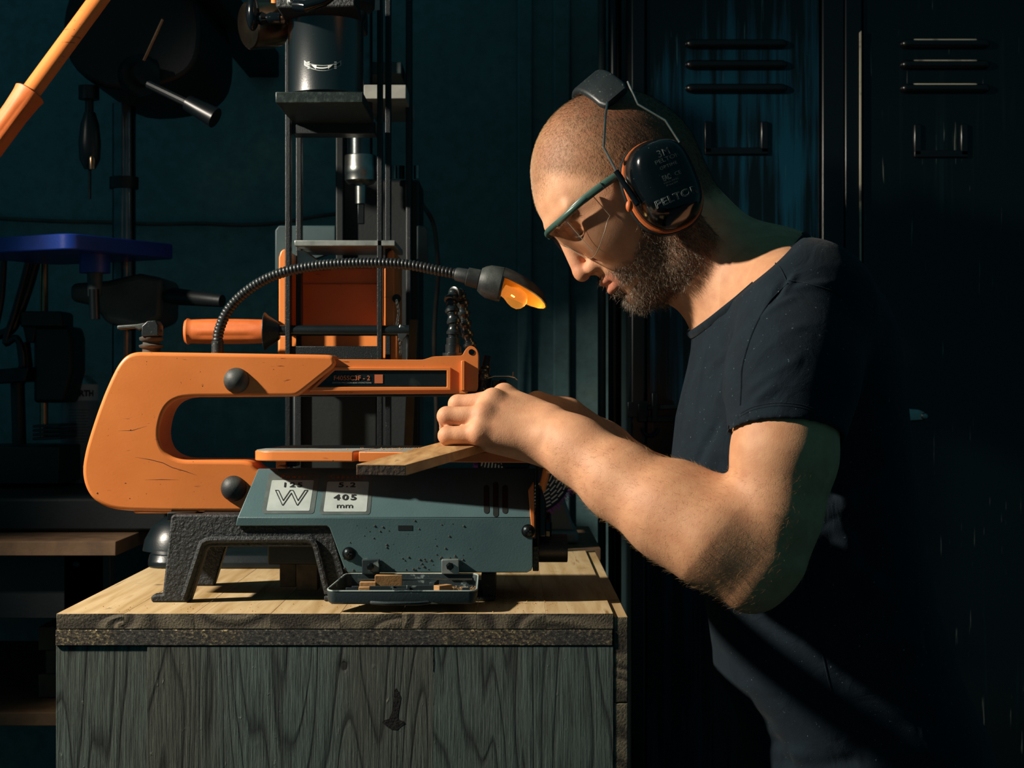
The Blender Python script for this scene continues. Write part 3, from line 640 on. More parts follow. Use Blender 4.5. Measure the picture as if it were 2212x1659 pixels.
for i in range(len(path) - 1):
    m = MB(); a, b = path[i], path[i + 1]; segment(a, (b - a) if i < 5 else (b - a), m, 1.0 if i < 6 else .98); m.build('hose_segment', HOSE_PLASTIC, bl, smooth=50)
# lower part of the blower in front of the arm end
m = MB(); segment(P(1042, 846, 1.952), Vector((.1, 0, 1)), m, .85); segment(P(1044, 822, 1.952), Vector((0, 0, 1)), m, .85); m.build('blower_nozzle', HOSE_PLASTIC, bl)
# ---- storage tray hinged to the front plate
rimL = [(-.2015, 1.806), (-.190, 1.884), (P(1035, 0, 1.884).x, 1.884), (P(1035, 0, 1.806).x, 1.806)]
def trayz(y): return 1.0335 - (1.884 - y) / .078 * .0105
def tray_loop(ins, dz):
    x0f, x0b, x1 = rimL[0][0] + ins, rimL[1][0] + ins, rimL[2][0] - ins; y0, y1 = 1.806 + ins, 1.884 - ins; r = max(.010 - ins, .003)
    q = arc((x1 - r, y1 - r), r, 0, 90, 5) + arc((x0b + r, y1 - r), r, 90, 180, 5) + arc((x0f + r, y0 + r), r, 180, 270, 5) + arc((x1 - r, y0 + r), r, 270, 360, 5)
    return [Vector((x, y, trayz(y) + dz)) for x, y in q]
tr = MB().loft([tray_loop(.0035, -.0145), tray_loop(.0012, -.0125), tray_loop(0, -.002), tray_loop(.0004, 0), tray_loop(.0018, 0), tray_loop(.0022, -.002), tray_loop(.0036, -.0122)]).build('accessory_tray', TRAY_GREY, saw, smooth=45, label='worn grey flip-down tool tray')
def in_tray(px, py, dz=-.0122):
    """point on the tray floor seen at a pixel"""
    n = Vector((0, -.0105 / .078, 1)).normalized(); return onplane(px, py, Vector((0, 1.884, 1.0335 + dz)), n)
def divider(a, b, h, t=.0012):
    p, q = in_tray(*a), in_tray(*b); d = (q - p).normalized(); m = MB(); m.obox((p + q) / 2 + Z3 * h / 2, (d, Z3.cross(d), Z3), ((q - p).length / 2, t / 2, h / 2)); m.build('divider', TRAY_GREY, tr, bevel=.0003)
divider((760, 1278), (940, 1277), .0062); divider((850, 1288), (848, 1278), .0075, .001); divider((880, 1288), (879, 1278), .0075, .001); divider((848, 1288), (880, 1288), .0085); divider((933, 1274), (943, 1266), .008, .006)
divider((747, 1287), (767, 1287), .009); divider((998, 1287), (1015, 1287), .009)
rim_loop = tray_loop(.0009, .0002)
MB().tube(rim_loop, .0011, 8, closed=True).build('tray_rim', TRAY_RIM, tr, smooth=60)
MB().tube([Vector((x, y, trayz(1.806) - .012)) for x, y in ((P(800, 0, 1.8).x, 1.807), (P(830, 0, 1.8).x, 1.800), (P(900, 0, 1.8).x, 1.800), (P(925, 0, 1.8).x, 1.807))], .0020, 10).build('finger_pull', TRAY_GREY, tr)
for px in (800, 972):
    b = MB().prism([(px - 18, 1209), (px + 19, 1209), (px + 19, 1240), (px - 18, 1240)], 1.877, 1.8875).build('hinge_bracket', GALV if px > 900 else TRAY_GREY, tr, bevel=.0006)
    m = MB().lathe(P(px, 1223, 1.8765), -Y3, [(0, .0045), (.0025, .0045), (.003, .003), (.006, .0028)], 6); m.build('hinge_bolt', STEEL_DARK, tr)
def block(name, cpx, rot, ln, wd, hh, label, mat=FRESH_WOOD, wedge=False, group='wood offcuts in the tray'):
    c = in_tray(*cpx); d = Vector((math.cos(rot), math.sin(rot), 0)); e = Z3.cross(d); m = MB()
    if wedge:
        m.sweep([c + d * a + e * b for a, b in ((-ln / 2, -wd / 2), (ln / 2, -wd * .05), (ln / 2, wd * .1), (-ln / 2, wd / 2))], (0, 0, hh))
    else: m.obox(c + Z3 * hh / 2, (d, e, Z3), (ln / 2, wd / 2, hh / 2))
    o = m.build(name, mat, None, bevel=.0005); return tag(o, label, 'wood offcut', group)
block('wood_offcut', (840, 1274), -.05, .030, .012, .0165, 'long reddish wedge offcut at the back of the tray', wedge=True)
block('wood_offcut', (795, 1275), 0, .018, .010, .0095, 'flat pale offcut lying under the reddish wedge in the tray')
block('wood_offcut', (787, 1284), .05, .012, .008, .0085, 'small cube offcut at the left end of the tray')
block('wood_offcut', (957, 1280), .75, .019, .010, .0085, 'tilted pale offcut lying beside the small spring in the tray')
bl_ = MB().tube([in_tray(772, 1271) + Z3 * .0098, in_tray(1020, 1270) + Z3 * .0098], [(.0011, .0004)] * 2, 6, flat=(0, 0, 1)).build('saw_blade', STEEL, None)
tag(bl_, 'thin spare scroll saw blade lying across the tray', 'saw blade')
m = MB(); a, b = in_tray(958, 1287) + Z3 * .003, in_tray(1000, 1286) + Z3 * .003
m.tube([a.lerp(b, k / 120) + Vector((0, math.cos(k * .9) * .0016, math.sin(k * .9) * .0016 + .001)) for k in range(121)], .00035, 5)
tag(m.build('coil_spring', STEEL, None), 'small steel coil spring lying in the tray', 'spring')
tag(MB().tube([in_tray(948, 1284) + Z3 * .001, in_tray(946, 1279) + Z3 * .006, in_tray(950, 1276) + Z3 * .008, in_tray(953, 1280) + Z3 * .004, in_tray(951, 1284) + Z3 * .001], .0011, 8).build('wire_clip', STEEL, None), 'bent grey wire clip standing beside the tilted offcut', 'clip')
# sawdust in tray and on table
def dust(name, pos, label, parent=None):
    m = MB()
    for p in pos: 
        r = random.uniform(.0003, .0009); m.ball(p + Z3 * r * .5, (r, r, r * .7), 5, 4)
    return tag(m.build(name, SAWDUST, parent, smooth=0), label, 'sawdust', kind='stuff')
dust('tray_sawdust', [in_tray(random.uniform(975, 1028), random.uniform(1272, 1283)) + Z3 * random.uniform(0, .003) for _ in range(260)] + [in_tray(random.uniform(765, 945), random.uniform(1280, 1287)) for _ in range(140)], 'coarse sawdust in the corner of the tool tray')
dust('table_sawdust', [Vector((random.gauss(P(930, 0, 1.95).x, .045), random.uniform(1.90, 2.02), TZ + .0008)) for _ in range(420)], 'fine sawdust scattered on the saw table')
dust('bench_sawdust', [Vector((random.gauss(P(1105, 0, 1.9).x, .03), random.gauss(1.93, .03), BZ)) for _ in range(300)] + [Vector((random.uniform(XL + .02, XR - .02), random.uniform(YF + .01, 1.88), BZ)) for _ in range(110)], 'reddish sawdust crumbs on the bench top')
# ---- workpiece board
zb = TZ + .0011; c_ = [P(770, 1003, 1.47), P(876, 1008, 1.46), P(1062, 966, 1.90), P(962, 966, 1.92)]
c_ = [Vector((p.x, p.y, zb - (1.87 - p.y) * .0125)) for p in c_]
o = MB().sweep(c_, (0, 0, .0095)); o.mi = [1, 0, 1, 0, 0, 0]
tag(o.build('wooden_board', [OAK, OAK_END], None, bevel=.0006), 'narrow oak board held on the saw table under the hand', 'board')
# ------------------------------------------------------------------ black press behind the saw, standing on the bench
pr = thing('bench_press', (-.245, 2.30, BZ), 'black two-post bench press with a cylinder head behind the saw', 'press')
def bar(name, a, b, y0, y1, z0, z1, mat, parent, bev=.001, label=None): return MB().box(a, b, y0, y1, z0, z1).build(name, mat, parent, bevel=bev, label=label)
uz1 = P(0, 85, 2.32).z
for a, b, yy in ((617, 628, 2.315), (629, 641, 2.37), (815, 826, 2.315), (826, 838, 2.37)):
    bar('upright_post', P(a, 0, 2.32).x, P(b, 0, 2.32).x, yy, yy + (.02 if yy < 2.35 else .02), BZ, uz1 if a < 700 else P(0, -40, 2.32).z, BLACK_HAMMER, pr)
bar('cross_bar', P(632, 0, 2.33).x, P(812, 0, 2.33).x, 2.32, 2.36, P(0, 291, 2.33).z, P(0, 266, 2.33).z, BLACK_HAMMER, pr)
bar('cross_bar', P(628, 0, 2.33).x, P(818, 0, 2.33).x, 2.32, 2.36, P(0, 800, 2.33).z, P(0, 748, 2.33).z, BLACK_HAMMER, pr)
hp = bar('head_plate', P(595, 0, 2.15).x, P(784, 0, 2.15).x, 2.15, 2.325, P(0, 222, 2.15).z, P(0, 198, 2.15).z, M('brushed_black_plate', '16211F', .4, c2='3A4644', vs=120, lo=.5, hi=.8, bump=(250, .4)), pr, .0012)
cyx, cyy = P(704, 0, 2.235).x, 2.235; rc = 81 * 2.235 / F
cz0, cz1 = P(0, 197, 2.2).z, P(0, 36, 2.2).z
SATIN = M('satin_black_enamel', '0D1618', .24, bump=(650, .14), dust=('7B8481', 520, .735), **{'Specular_IOR_Level': 1.0, 'Coat_Weight': 1.0, 'Coat_Roughness': .26})
cyl = MB().lathe((cyx, cyy, cz0), Z3, [(0, rc), (cz1 - cz0, rc), (cz1 - cz0 + .004, rc * 1.07), (cz1 - cz0 + .012, rc * 1.10)], 64).build('cylinder_head', SATIN, pr, smooth=50)
MB().lathe((cyx, cyy, cz1 + .010), Z3, [(0, rc * 1.04), (.01, rc * 1.30), (.06, rc * 1.34)], 48).build('head_collar', BLACK_PLASTIC, pr, smooth=40)
bar('head_block', P(598, 0, 2.15).x, P(770, 0, 2.15).x, 2.14, 2.32, P(0, 20, 2.15).z, P(0, -90, 2.15).z, BLACK_CAST, pr, .003)
# curved arrow decal wrapped on the cylinder
def on_cyl(px, py, off=.0004):
    r = ray(px, py); a = r.x ** 2 + r.y ** 2; b = -2 * (r.x * cyx + r.y * cyy); c = cyx ** 2 + cyy ** 2 - (rc + off) ** 2
    t = (-b - math.sqrt(max(b * b - 4 * a * c, 0))) / (2 * a); return Vector((0, 0, ZC)) + r * t
def wrap(pts, mat, name, off):
    c = sum((Vector((x, y, 0)) for x, y in pts), Vector()) / len(pts); m = MB()
    k = [on_cyl(x, y, off) for x, y in pts]; ctr = on_cyl(c.x, c.y, off); n = len(k)
    m.add(k + [ctr], [(i, (i + 1) % n, n) for i in range(n)]); return m.build(name, mat, cyl, smooth=0)
def band(top, bot, mat, name, off):
    A = [on_cyl(x, y, off) for x, y in top]; B = [on_cyl(x, y, off) for x, y in bot]; n = len(A); m = MB()
    m.add(A + B, [(i, i + 1, n + i + 1, n + i) for i in range(n - 1)]); return m.build(name, mat, cyl, smooth=0)
ks = [i / 12 for i in range(13)]
band([(657 + 80 * k, 133 + 26 * k * (1 - k) * 1.2 - (3 if k in (0, 1) else 0)) for k in ks], [(657 + 80 * k, 141 + 50 * k * (1 - k) * .95) for k in ks], PRINT_PALE, 'decal_border', .0002)
band([(659 + 76 * k, 134.5 + 26 * k * (1 - k) * 1.2) for k in ks], [(659 + 76 * k, 140 + 50 * k * (1 - k) * .92) for k in ks], LABEL_BLACK, 'arrow_decal', .0005)
band([(680 + 30 * k, 143.5 + 9 * k * (1 - k)) for k in ks], [(680 + 30 * k, 146 + 9 * k * (1 - k)) for k in ks], PRINT_WHITE, 'arrow_shaft', .0008)
wrap([(672, 140), (684, 141), (682, 149)], PRINT_WHITE, 'arrow_point', .0008); wrap([(719, 140), (708, 141), (709, 149)], PRINT_WHITE, 'arrow_point', .0008)
for x in (666, 724):
    for y in (133, 138, 142, 146): wrap([(x - 2, y), (x + 3, y), (x + 3, y + 2.5), (x - 2, y + 2.5)], PRINT_PALE, 'scale_mark', .0008)
# dial drum and knob handle on the left of the head
MB().lathe(P(601, 52, 2.27), P(524, 56, 2.24) - P(601, 52, 2.27), [(0, .030), (.012, .032), (.044, .032), (.046, .030), (.047, .01)], 40).build('dial_drum', STEEL_WARM, pr, smooth=40)
kb = MB().ball(P(546, 28, 2.2), (.009, .013, .024), 20, 14).build('clamp_knob', BLACK_GLOSS, pr)
MB().lathe(P(556, 40, 2.2), X3, [(-.004, .006), (.006, .009), (.012, .006), (.017, .008), (.03, .0075)], 18).build('knob_shaft', BLACK_GLOSS, kb)
MB().lathe(P(594, 6, 2.16), Vector((0, -.3, 1)), [(0, .005), (.02, .005)], 14).build('orange_cap', ORANGE, pr)
MB().tube([P(640, 12, 2.13), P(660, 14, 2.12), P(700, 2, 2.12), P(730, -20, 2.12)], [.008, .008, .007, .007], 14).build('side_lever', BLACK_GLOSS, pr)
screw(632, 3, 2.139, .006, STEEL, pr)
# base plate with rounded front corners
m = MB(); lp_ = [(x, y) for x, y in roundrect(P(312, 0, 2.24).x, P(700, 0, 2.24).x, 2.235, 2.42, .03, 6)]
m.loft([[Vector((x, y, BZ + .0005)) for x, y in lp_], [Vector((x, y, BZ + .008)) for x, y in lp_], [Vector((x * .985 - .006, (y - 2.33) * .93 + 2.33, BZ + .018)) for x, y in lp_]])
m.build('base_plate', BLACK_PAINT, pr, bevel=.0015, smooth=40)
MB().lathe((P(385, 0, 2.33).x, 2.335, BZ + .016), Z3, [(0, .05), (.015, .047), (.035, .036), (.046, .02), (.049, .002)], 32).build('base_dome', BLACK_PAINT, pr, smooth=60)
# ------------------------------------------------------------------ orange bench machine held between the posts
om = thing('orange_bench_machine', (-.235, 2.36, BZ), 'orange bench machine with a steel table and grip handle behind the saw arm', 'machine')
y0 = 2.345
for a, b, sx in ((602, 640, 0), (812, 852, 0)):
    a_, b_ = (a, a + 16) if a < 700 else (830, 852)
    loop = [(a_, 556), (a_ + 4, 543), (a_ + 10, 538), (b_, 538), (b_, 712), (a_, 712)] if a < 700 else [(a_, 575), (a_ + 8, 545), (b_ - 4, 538), (b_, 545), (b_, 712), (a_, 712)]
    MB().prism(loop, y0 - .005, y0 + .16).build('side_cheek', ORANGE, om, bevel=.0025, seg=3)
MB().prism([(618, 612), (832, 612), (832, 705), (618, 705)], y0 + .085, y0 + .10).build('back_panel', ORANGE, om, bevel=.002)
MB().prism([(618, 578), (832, 578), (832, 616), (618, 616)], y0 + .09, y0 + .105).build('back_panel', ORANGE, om, bevel=.002)
MB().prism([(860, 720), (600, 722), (600, 790), (860, 790)], y0 + .03, y0 + .12).build('lower_body', ORANGE, om, bevel=.003)
MB().prism([(636, 519), (853, 519), (853, 531), (636, 531)], y0 - .03, y0 + .14).build('steel_table', GALV, om, bevel=.0008)
MB().prism([(642, 541), (658, 541), (700, 575), (642, 575)], y0 - .005, y0 + .10).build('table_gusset', GALV, om, bevel=.0008)
MB().tube([P(597, 714, y0 - .02), P(884, 714, y0 - .02)], .0075, 16).build('roller_shaft', BLACK_PAINT, om)
gp = []
for k in range(0, 29):
    u = k / 28; x = 400 + 172 * u; r = .0165 + .0010 * math.sin(u * math.pi) + (.002 if u < .05 else 0) - (.003 if k == 0 else 0)
    gp.append((x, r))
m = MB(); n = 40; loops = []
for x, r in gp:
    c = P(x, 716, y0 - .02); u = (x - 400) / 172; fl = .10 * max(0, min(1, (u - .12) * 8)) * max(0, min(1, (.93 - u) * 8))
    loops.append([c + Vector((0, math.cos(a), math.sin(a))) * r * (1 - fl * (abs(math.sin(a * 4)) ** 6)) for a in (2 * math.pi * i / n for i in range(n))])
m.loft(loops).build('grip_handle', ORANGE_GRIP, om, smooth=50, label='orange ribbed rubber grip handle')
MB().lathe(P(571, 716, y0 - .02), X3, [(0, .0262), (.001, .0268), (.006, .022), (.020, .0125), (.0215, .011)], 36).build('cone_guard', BLACK_PLASTIC, om, smooth=40)
# chain with a chuck key hanging from the cheek
ch = MB().lathe(P(857, 645, y0 - .01), -Y3, [(0, .0062), (.003, .0062), (.0034, .005)], 18).build('chain_eye', STEEL_DARK, om)
for k in range(26):
    c = P(857 + 3.0 * math.sin(k * .35) + k * .25, 652 + k * 4.4, y0 - .02); m = MB()
    d = Vector((1, 0, 0)) if k % 2 else Vector((0, 1, 0)); d = Vector((.7, .7 * (1 if k % 2 else -1), 0))
    m.tube([c + d * (.0019 * math.cos(a)) + Z3 * (.0034 * math.sin(a)) for a in (2 * math.pi * i / 10 for i in range(10))], .0006, 5, closed=True); m.build('chain_link', STEEL, ch)
MB().prism([(858, 715), (864, 700), (876, 706), (880, 722), (868, 738), (860, 730)], y0 - .026, y0 - .020).build('hanging_key', STEEL, om, bevel=.001)
# grey plates behind
MB().prism([(594, 497), (602, 487), (725, 487), (725, 545), (594, 590)], 2.50, 2.51).build('guard_plate', M('slate_guard', '33474A', .5, c2='2A3A3D', vs=20), om, bevel=.002)
MB().prism([(900, 487), (918, 487), (925, 495), (925, 570), (900, 580)], 2.50, 2.51).build('guard_plate', M('slate_guard_b', '33474A', .5, c2='2A3A3D', vs=20), om, bevel=.002)
bar('machine_stand', P(640, 0, 2.42).x, P(820, 0, 2.42).x, 2.38, 2.48, BZ + .0005, P(0, 790, 2.40).z, DARK_MACHINE, om, .003)
# ------------------------------------------------------------------ spindle drill behind the press
sd_ = thing('spindle_drill', (P(800, 0, 2.68).x, 2.70, 0), 'black column drill with a bright steel chuck behind the press', 'drill')
def lat(name, px, segs, Y, mat, parent, n=28, label=None):
    """turned part: segs [(pixel y, half width in pixels)] from top to bottom"""
    x = P(px, 0, Y).x; z0 = P(0, segs[0][0], Y).z
    return MB().lathe((x, Y, z0), -Z3, [((y - segs[0][0]) * Y / F, r * Y / F) for y, r in segs], n).build(name, mat, parent, smooth=40, label=label)
lat('spindle', 778, [(-30, 27), (336, 27)], 2.60, STEEL_BG, sd_)
lat('chuck', 779, [(336, 33), (338, 34), (360, 34), (361, 34.5), (375, 34.5), (376, 34), (390, 34), (397, 28), (400, 18)], 2.60, STEEL, sd_)
lat('chuck_nose', 779, [(396, 17), (399, 12), (440, 11.5), (442, 8)], 2.60, STEEL, sd_)
bar('square_bit', P(773, 0, 2.60).x, P(787, 0, 2.60).x, 2.595, 2.605, P(0, 484, 2.60).z, P(0, 438, 2.60).z, STEEL_DARK, sd_)
bar('column', P(735, 0, 2.66).x, P(905, 0, 2.66).x, 2.68, 2.80, 0.0, P(0, 385, 2.66).z, DARK_MACHINE, sd_, .004)
bar('column_rail', P(725, 0, 2.66).x, P(742, 0, 2.66).x, 2.66, 2.80, .8, P(0, -20, 2.66).z, DARK_MACHINE, sd_, .002)
bar('column_rail', P(878, 0, 2.66).x, P(890, 0, 2.66).x, 2.64, 2.68, .8, P(0, -20, 2.66).z, BLACK_HAMMER, sd_, .002)
bar('pale_head_block', P(786, 0, 2.56).x, P(877, 0, 2.56).x, 2.56, 2.79, P(0, 213, 2.56).z, P(0, 183, 2.56).z, PALE_METAL, sd_, .001, 'pale metal head block')
bar('upper_block', P(786, 0, 2.62).x, P(868, 0, 2.62).x, 2.62, 2.79, P(0, 160, 2.62).z, P(0, 133, 2.62).z, GREY_CAST, sd_, .002)
for x in (838, 852, 868, 884, 900): lat('steel_socket', x, [(358, 6), (386, 6)], 2.66, STEEL if x != 868 else STEEL_DARK, sd_, 14)
tgb = MB().prism([(793, -10), (820, -10), (820, 21), (798, 22)], 2.30, 2.302).build('paper_tag', CAN_WHITE, pr)
text('B', .010, P(803, 13, 2.2995), X3, Z3, PRINT_BLACK, tgb, bold=.0004)
# ------------------------------------------------------------------ drill press with blue table
dp = thing('drill_press', (P(268, 0, 2.78).x, 2.78, 1.0), 'tall drill press with a steel column and blue table', 'drill press')
DY = 2.78
lat('column', 268, [(225, 25), (1010, 25)], DY, STEEL_BG, dp, 32)
lat('column_collar', 268, [(383, 31), (408, 31)], DY, DARK_MACHINE, dp)
lat('column_foot', 268, [(985, 34), (1000, 45), (1058, 50)], DY, DARK_MACHINE, dp)
m = MB().sweep([P(x, y, 2.55) for x, y in smooth_poly([(140, 20, 0), (200, -60, 0), (380, -60, 0), (430, 20, 0), (420, 120, 0), (330, 190, 0), (230, 195, 0), (150, 120, 0)], 4) for x, y in [(x, y)]] if False else [P(q.x, q.y, 2.6) for q in smooth_poly([(140, 20, 0), (200, -60, 0), (380, -60, 0), (430, 20, 0), (425, 130, 0), (360, 180, 0), (230, 190, 0), (150, 130, 0)], 4)], (0, .30, 0))
m.build('head_casting', DEEP_BLACK, dp, bevel=.008, seg=3)
lat('quill', 192, [(186, 22), (215, 22)], 2.60, STEEL_DARK, dp); lat('spindle_nose', 193, [(214, 9), (245, 9)], 2.60, STEEL_DARK, dp)
lat('chuck', 194, [(243, 12), (270, 20), (310, 24), (345, 22), (365, 12)], 2.60, BLACK_PAINT, dp); lat('drill_bit_shank', 199, [(338, 6), (343, 7.5), (366, 7)], 2.57, STEEL_WARM, dp, 16); lat('drill_bit', 194, [(365, 3.5), (430, 3)], 2.60, STEEL_DARK, dp, 10)
hub = MB().lathe(P(296, 165, 2.60), Vector((.55, -.8, 0)), [(0, .032), (.02, .032), (.021, .020), (.04, .020), (.041, .012)], 28).build('feed_hub', STEEL_DARK, dp)
for (x1_, y1_, yy1), (x2_, y2_, yy2), mt_ in (((311, 131, 2.53), (352, 42, 2.52), STEEL_WARM), ((320, 182, 2.53), (420, 230, 2.50), DARK_MACHINE)):
    MB().tube([P(x1_, y1_, yy1), P(x2_, y2_, yy2)], .0026 if mt_ is STEEL_WARM else .006, 10).build('feed_lever', mt_, dp)
MB().tube([P(405, 222, 2.50), P(465, 255, 2.49)], [.012, .016], 14).build('lever_grip', HOSE, dp)
A = P(150, 503, 2.50); B = P(385, 528, 2.708); tz = A.z; dd = Vector((B.x - A.x, B.y - A.y, 0)).normalized(); pp = Vector((-dd.y, dd.x, 0))
ln = (Vector((B.x, B.y, 0)) - Vector((A.x, A.y, 0))).length
loop = [Vector((A.x, A.y, tz)) + dd * u_ + pp * v_ for u_, v_ in roundrect(0, ln, 0, .27, .022, 6)]
tb = MB().sweep(loop, (0, 0, -.024)).build('blue_table', BLUE_PAINT, dp, bevel=.002, label='blue enamelled drill table')
lat('table_boss', 205, [(540, 33), (590, 33)], 2.62, BLUE_PAINT, dp); lat('table_stem', 205, [(588, 17), (640, 15)], 2.62, GREY_CAST, dp)
MB().prism([(150, 612), (230, 606), (300, 590), (352, 600), (350, 690), (300, 712), (230, 700), (200, 660), (150, 650)], 2.70, 2.84).build('table_bracket', GREY_CAST, dp, bevel=.01, seg=3)
MB().tube([P(352, 640, 2.72), P(375, 640, 2.70), P(480, 650, 2.66)], [.008, .014, .010], 14).build('table_crank', DARK_MACHINE, dp)
MB().tube([P(203, 625, 2.6), P(205, 690, 2.6)], .008, 12).build('clamp_handle', BLACK_PAINT, dp)
# ------------------------------------------------------------------ orange lever hanging in from above
lvz = thing('lever_arm', P(-20, 330, 2.2), 'orange steel lever with a flared grip slanting across the upper left', 'lever')
l0, l1 = P(62, 205, 2.2), P(330, -160, 2.28); ld = (l0 - l1).normalized()
MB().tube([l1, l0], .0128, 24).build('lever_shaft', ORANGE, lvz)
m = MB(); loops = []
for t, r in ((-.004, .019), (-.002, .0212), (.004, .0200), (.03, .0185), (.09, .0180), (.14, .0195), (.146, .018)):
    c = l0 + ld * t; u = ld.orthogonal().normalized(); v_ = ld.cross(u)
    loops.append([c + (u * math.cos(a) + v_ * math.sin(a)) * r * (1 - (.09 if .01 < t < .13 else 0) * abs(math.sin(a * 4)) ** 5) for a in (2 * math.pi * i / 40 for i in range(40))])
m.loft(loops).build('grip_handle', ORANGE_GRIP, lvz, smooth=50)
MB().box(l1.x - .03, l1.x + .03, l1.y, 3.30, l1.z - .02, l1.z + .03).build('pivot_bracket', DEEP_BLACK, lvz, bevel=.003)
# ------------------------------------------------------------------ wooden side bench with a small rod stand, can and hoses
sb = thing('side_bench', (-.95, 2.8, 0), 'dark side bench with a wooden top left of the workbench', 'bench')
szt = P(0, 1170, 2.45).z; sxr = P(250, 0, 2.45).x
bar('bench_top', -1.7, sxr, 2.45, 3.28, szt - .021, szt, PALE_WOOD, sb, .001)
bar('apron', -1.65, sxr - .02, 2.50, 2.53, szt - .12, szt - .021, DARK_MACHINE, sb)
for x in (-1.6, sxr - .09):
    for y in (2.5, 3.2): bar('leg', x, x + .06, y, y + .06, 0, szt - .021, DARK_MACHINE, sb)
MB().lathe(P(165, 1219, 2.5), -Y3, [(0, .006), (.003, .005), (.004, .001)], 12).build('bolt', STEEL_DARK, sb)
bar('lower_shelf', -1.6, sxr - .02, 2.50, 3.20, .735, .755, PALE_WOOD, sb)
for k, wl in enumerate(('lowest of the three wood beams stacked left of the workbench', 'middle one of the three wood beams stacked left of the workbench', 'topmost of the three wood beams stacked left of the workbench')):
    tag(MB().box(-.745 + .012 * (k % 2), -.40, 2.62, 2.75, .7555 + .037 * k, .7920 + .037 * k).build('timber_offcut', PALE_WOOD, None, bevel=.001), wl.replace('beams', 'timbers'), 'timber', 'timbers on the side bench shelf')
pz = P(0, 1042, 3.0).z
pb = bar('steel_platform', -1.6, P(362, 0, 2.6).x, 2.60, 3.24, szt + .0006, pz, DARK_MACHINE, None, .006); tag(pb, 'black steel platform slab on the side bench', 'platform')
# spray can
can = thing('spray_can', P(172, 1042, 3.0), 'spray can with pale label band and orange nozzle beside the saw arm', 'spray can')
cx_, cz_ = P(172, 0, 3.0).x, pz
r_ = 40 * 3.0 / F; hh = lambda py: P(0, py, 3.0).z - cz_
MB().lathe((cx_, 3.0, cz_ + .0006), Z3, [(0, r_ * .97), (.004, r_), (hh(862), r_)], 40).build('can_body', CAN_BODY, can, smooth=40)
MB().lathe((cx_, 3.0, cz_ + hh(865)), Z3, [(0, r_ * 1.012), (hh(830) - hh(865), r_ * 1.012)], 40).build('label_band', CAN_WHITE, can, smooth=40)
MB().lathe((cx_, 3.0, cz_ + hh(830)), Z3, [(0, r_), (.003, r_ * .93), (.012, r_ * .62), (.016, r_ * .5)], 40).build('can_shoulder', STEEL, can, smooth=60)
MB().lathe((cx_, 3.0, cz_ + hh(812)), Z3, [(0, r_ * .30), (.010, r_ * .30), (.011, r_ * .22), (.0155, r_ * .2)], 20).build('nozzle', ORANGE, can)
def wrap_text(s, size, py, mat, parent, bold=0, R=None):
    R = R or r_ * 1.03; o = text(s, size, Vector((0, 0, 0)), X3, Z3, mat, parent, bold=bold)
    a0 = math.atan2(cx_, 3.0)
    for v in o.data.vertices:
        x, y, z = v.co; th = x / R - a0 * 1.0; v.co = (cx_ + R * math.sin(th), 3.0 - R * math.cos(th), z + P(0, py, 3.0).z)
    return o
wrap_text('WURTH', .0145, 850, PRINT_BLACK, can, .0007)
for k in range(13): wrap_text('mmmm mm mmmmm mm mmm'[k % 4: 16 + k % 3], .0042, 884 + k * 6.0, PRINT_PALE, can, R=r_ * 1.006) if False else None
for k in range(12):
    a_ = -.62; b_ = .55 - .1 * (k % 3); zz = P(0, 884 + k * 6.2, 3.0).z; m = MB(); n_ = 8; R = r_ * 1.004; a0 = math.atan2(cx_, 3.0)
    top = [Vector((cx_ + R * math.sin(a_ + (b_ - a_) * i / n_ - a0), 3.0 - R * math.cos(a_ + (b_ - a_) * i / n_ - a0), zz)) for i in range(n_ + 1)]
    m.add(top + [p - Z3 * .0015 for p in top], [(i, i + 1, n_ + 2 + i, n_ + 1 + i) for i in range(n_)]); m.build('text_line', LABEL_DARKEDGE, can, smooth=0)
# rod stand with clamp blocks
rs = thing('rod_stand', P(95, 1042, 2.9), 'black measuring stand on a polished steel rod by the spray can', 'stand')
lat('steel_rod', 95, [(560, 9), (950, 9)], 2.9, STEEL_WARM, rs, 20)
MB().prism([(43, 672), (132, 672), (136, 680), (136, 706), (43, 706)], 2.86, 2.93).build('clamp_block', DARK_MACHINE, rs, bevel=.003)
MB().prism([(72, 704), (150, 704), (157, 730), (157, 800), (140, 870), (72, 870)], 2.88, 2.97).build('gear_housing', DARK_MACHINE, rs, bevel=.006)
for k in range(4): MB().prism([(70, 918 + k * 9), (129, 916 + k * 9), (129, 922 + k * 9), (70, 924 + k * 9)], 2.84, 2.95).build('base_fin', BLACK_PAINT, rs, bevel=.001)
MB().prism([(-60, 965), (128, 965), (128, 1046), (-60, 1046)], 2.83, 3.0).build('base_box', DARK_MACHINE, rs, bevel=.002)
MB().prism([(48, 700), (80, 700), (72, 740), (56, 740)], 2.88, 2.93).build('cone_clamp', DARK_MACHINE, rs, bevel=.002)
MB().tube([P(50, 740, 2.9), P(56, 790, 2.9), P(38, 830, 2.9), P(42, 960, 2.9)], .012, 12).build('stand_post', DARK_MACHINE, rs)
MB().prism([(-30, 800), (62, 792), (55, 825), (-30, 830)], 2.86, 2.92).build('vise_jaw', STEEL_DARK, rs, bevel=.002)
for i, (pts_, r, lb_) in enumerate((([(78, 560), (65, 610), (40, 680), (20, 715), (-30, 730)], .0085, 'thick black hose curving down left of the steel rod'), ([(62, 560), (50, 610), (30, 680)] + [(12, 740), (35, 730), (48, 760), (50, 790)], .006, 'thin black hose looping down beside the thick hose'), ([(8, 560), (3, 640), (-8, 700)], .006, 'black hose at the far left edge of the picture'))):
    tag(MB().tube(smooth_poly([P(x, y, 2.88 - .02 * i) for x, y in pts_], 6, False), r, 12).build('hose', HOSE, None), lb_, 'hose')
